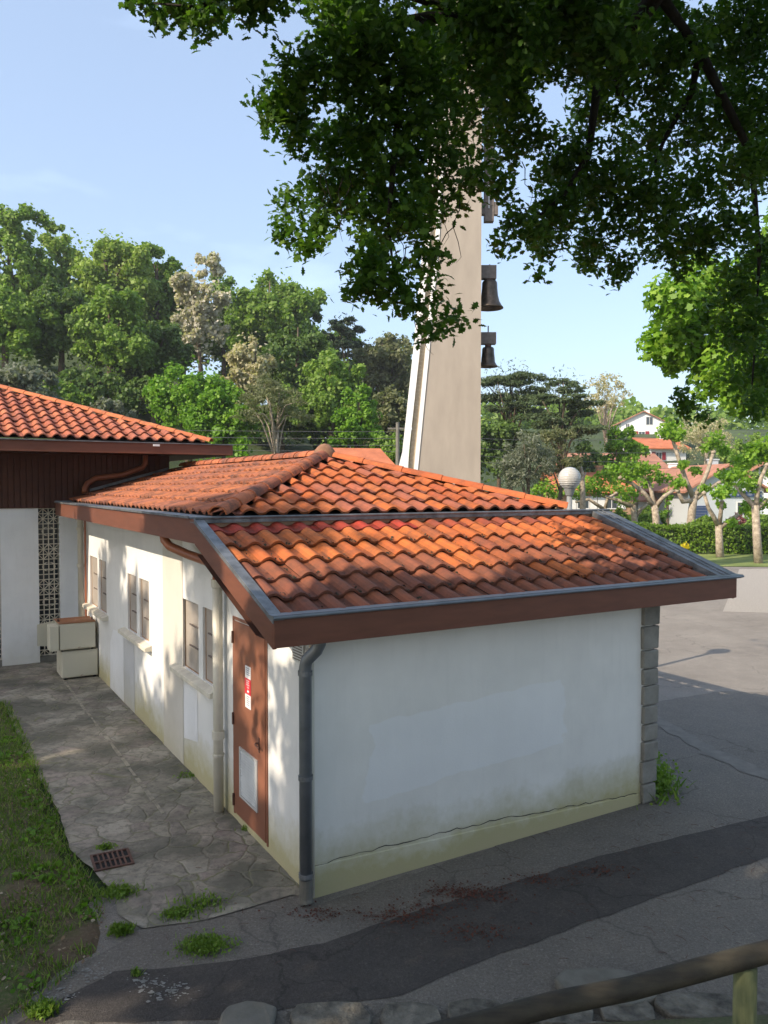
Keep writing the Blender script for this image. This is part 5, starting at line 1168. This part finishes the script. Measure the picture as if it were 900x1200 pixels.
# bush by the quoin
x, y, _ = toworld(4.42, .35); bo = empty('corner_bush', (x, y, 0), 0, 'low green bush against the stone corner of the building', 'bush')
r = np.random.default_rng(3); n = 1500; P = np.stack([r.normal(0, .12, n), r.normal(0, .22, n), np.abs(r.normal(0, .13, n))], 1); me = leaves_mesh('foliage', P, r.normal(size=P.shape)+np.array([0, 0, .6]), r.uniform(.025, .06, n), 'spray', r); me.materials.append(L['mid']); link('foliage', me, bo)
P = np.stack([r.normal(0, .14, 500), r.normal(0, .24, 500), np.zeros(500)], 1); blades('blades', P, r.uniform(.06, .2, 500), 'grass', r, bo)
# fallen catkins and twigs
n = 1700; cx = r.choice(8, n, p=[.2, .18, .1, .14, .1, .1, .09, .09]); CC = np.array([(.62, 6.55), (.78, 6.5), (1.35, 6.75), (.1, 6.15), (.35, 6.3), (-.5, 6.2), (.7, 5.95), (1.9, 6.9)])
P = np.concatenate([CC[cx]+r.normal(0, .11, (n, 2))*np.array([1.5, .6]), np.full((n, 1), .015)], 1)
me = leaves_mesh('fallen_catkins', P, r.normal(size=P.shape)*.3+np.array([0, 0, 1]), r.uniform(.008, .026, n), 'spray', r); me.materials.append(M['leafred']); tag(link('fallen_catkins', me), 'reddish brown fallen catkins in drifts on the asphalt', 'leaf litter', kind='stuff')
m = MB()
for k in range(420):
    x = random.uniform(-1.7, 5.5); y = random.uniform(5.5, 8.2)
    lb = tolocal(np.array([[x, y, 0]]))[0]
    if lb[1] > -.1 and 0 < lb[0] < 4.2: continue
    th = random.uniform(0, PI); l_ = random.uniform(.02, .09); m.tube([(x, y, .016), (x+l_*.5*math.cos(th)+random.uniform(-.01, .01), y+l_*.5*math.sin(th), .02), (x+l_*math.cos(th), y+l_*math.sin(th), .016)], random.uniform(.001, .0025), 4)
tag(m.build('fallen_twigs', M['iron']), 'small dark twigs strewn over the asphalt', 'twigs', kind='stuff')
m = MB()
for (cx_, cy_, s_, nn) in ((-2.08, 5.42, .15, 90), (-2.16, 5.2, .12, 50), (-1.45, 5.24, .14, 110), (-1.6, 5.34, .12, 50)):
    for k in range(nn):
        x = cx_+random.gauss(0, s_*.6); y = cy_+random.gauss(0, s_*.35); q = random.uniform(.002, .008)*random.choice([1, 1, 1, 2.2])
        m.add([(x+q*1.4*math.cos(t_)*random.uniform(.5, 1.2), y+q*math.sin(t_)*random.uniform(.5, 1.2), .0125) for t_ in np.linspace(0, 2*PI, 8)[:-1]], [tuple(range(7))])
tag(m.build('paint_splashes', simple('old_white_paint', (.27, .265, .25), .9, .25, 30, 0)), 'worn white paint splashes on the dark asphalt near the lawn', 'paint stains', kind='stuff')
print('objects', len(bpy.data.objects), 'polys', sum(len(m_.polygons) for m_ in bpy.data.meshes))

# ------------------------------------------------------------------ thin morning air
hm = bpy.data.materials.new('thin_haze'); hm.use_nodes = True; ht = hm.node_tree; ht.nodes.clear()
ho = ht.nodes.new('ShaderNodeOutputMaterial'); hv = ht.nodes.new('ShaderNodeVolumePrincipled'); hv.inputs['Density'].default_value = .00045; hv.inputs['Color'].default_value = (.92, .94, .98, 1); hv.inputs['Anisotropy'].default_value = .2
ht.links.new(hv.outputs[0], ho.inputs['Volume'])
m = MB(); m.box((-420, -140, -5), (420, 720, 45)); hz = m.build('haze', hm); tag(hz, 'thin pale haze lying over the valley', 'haze', kind='stuff')
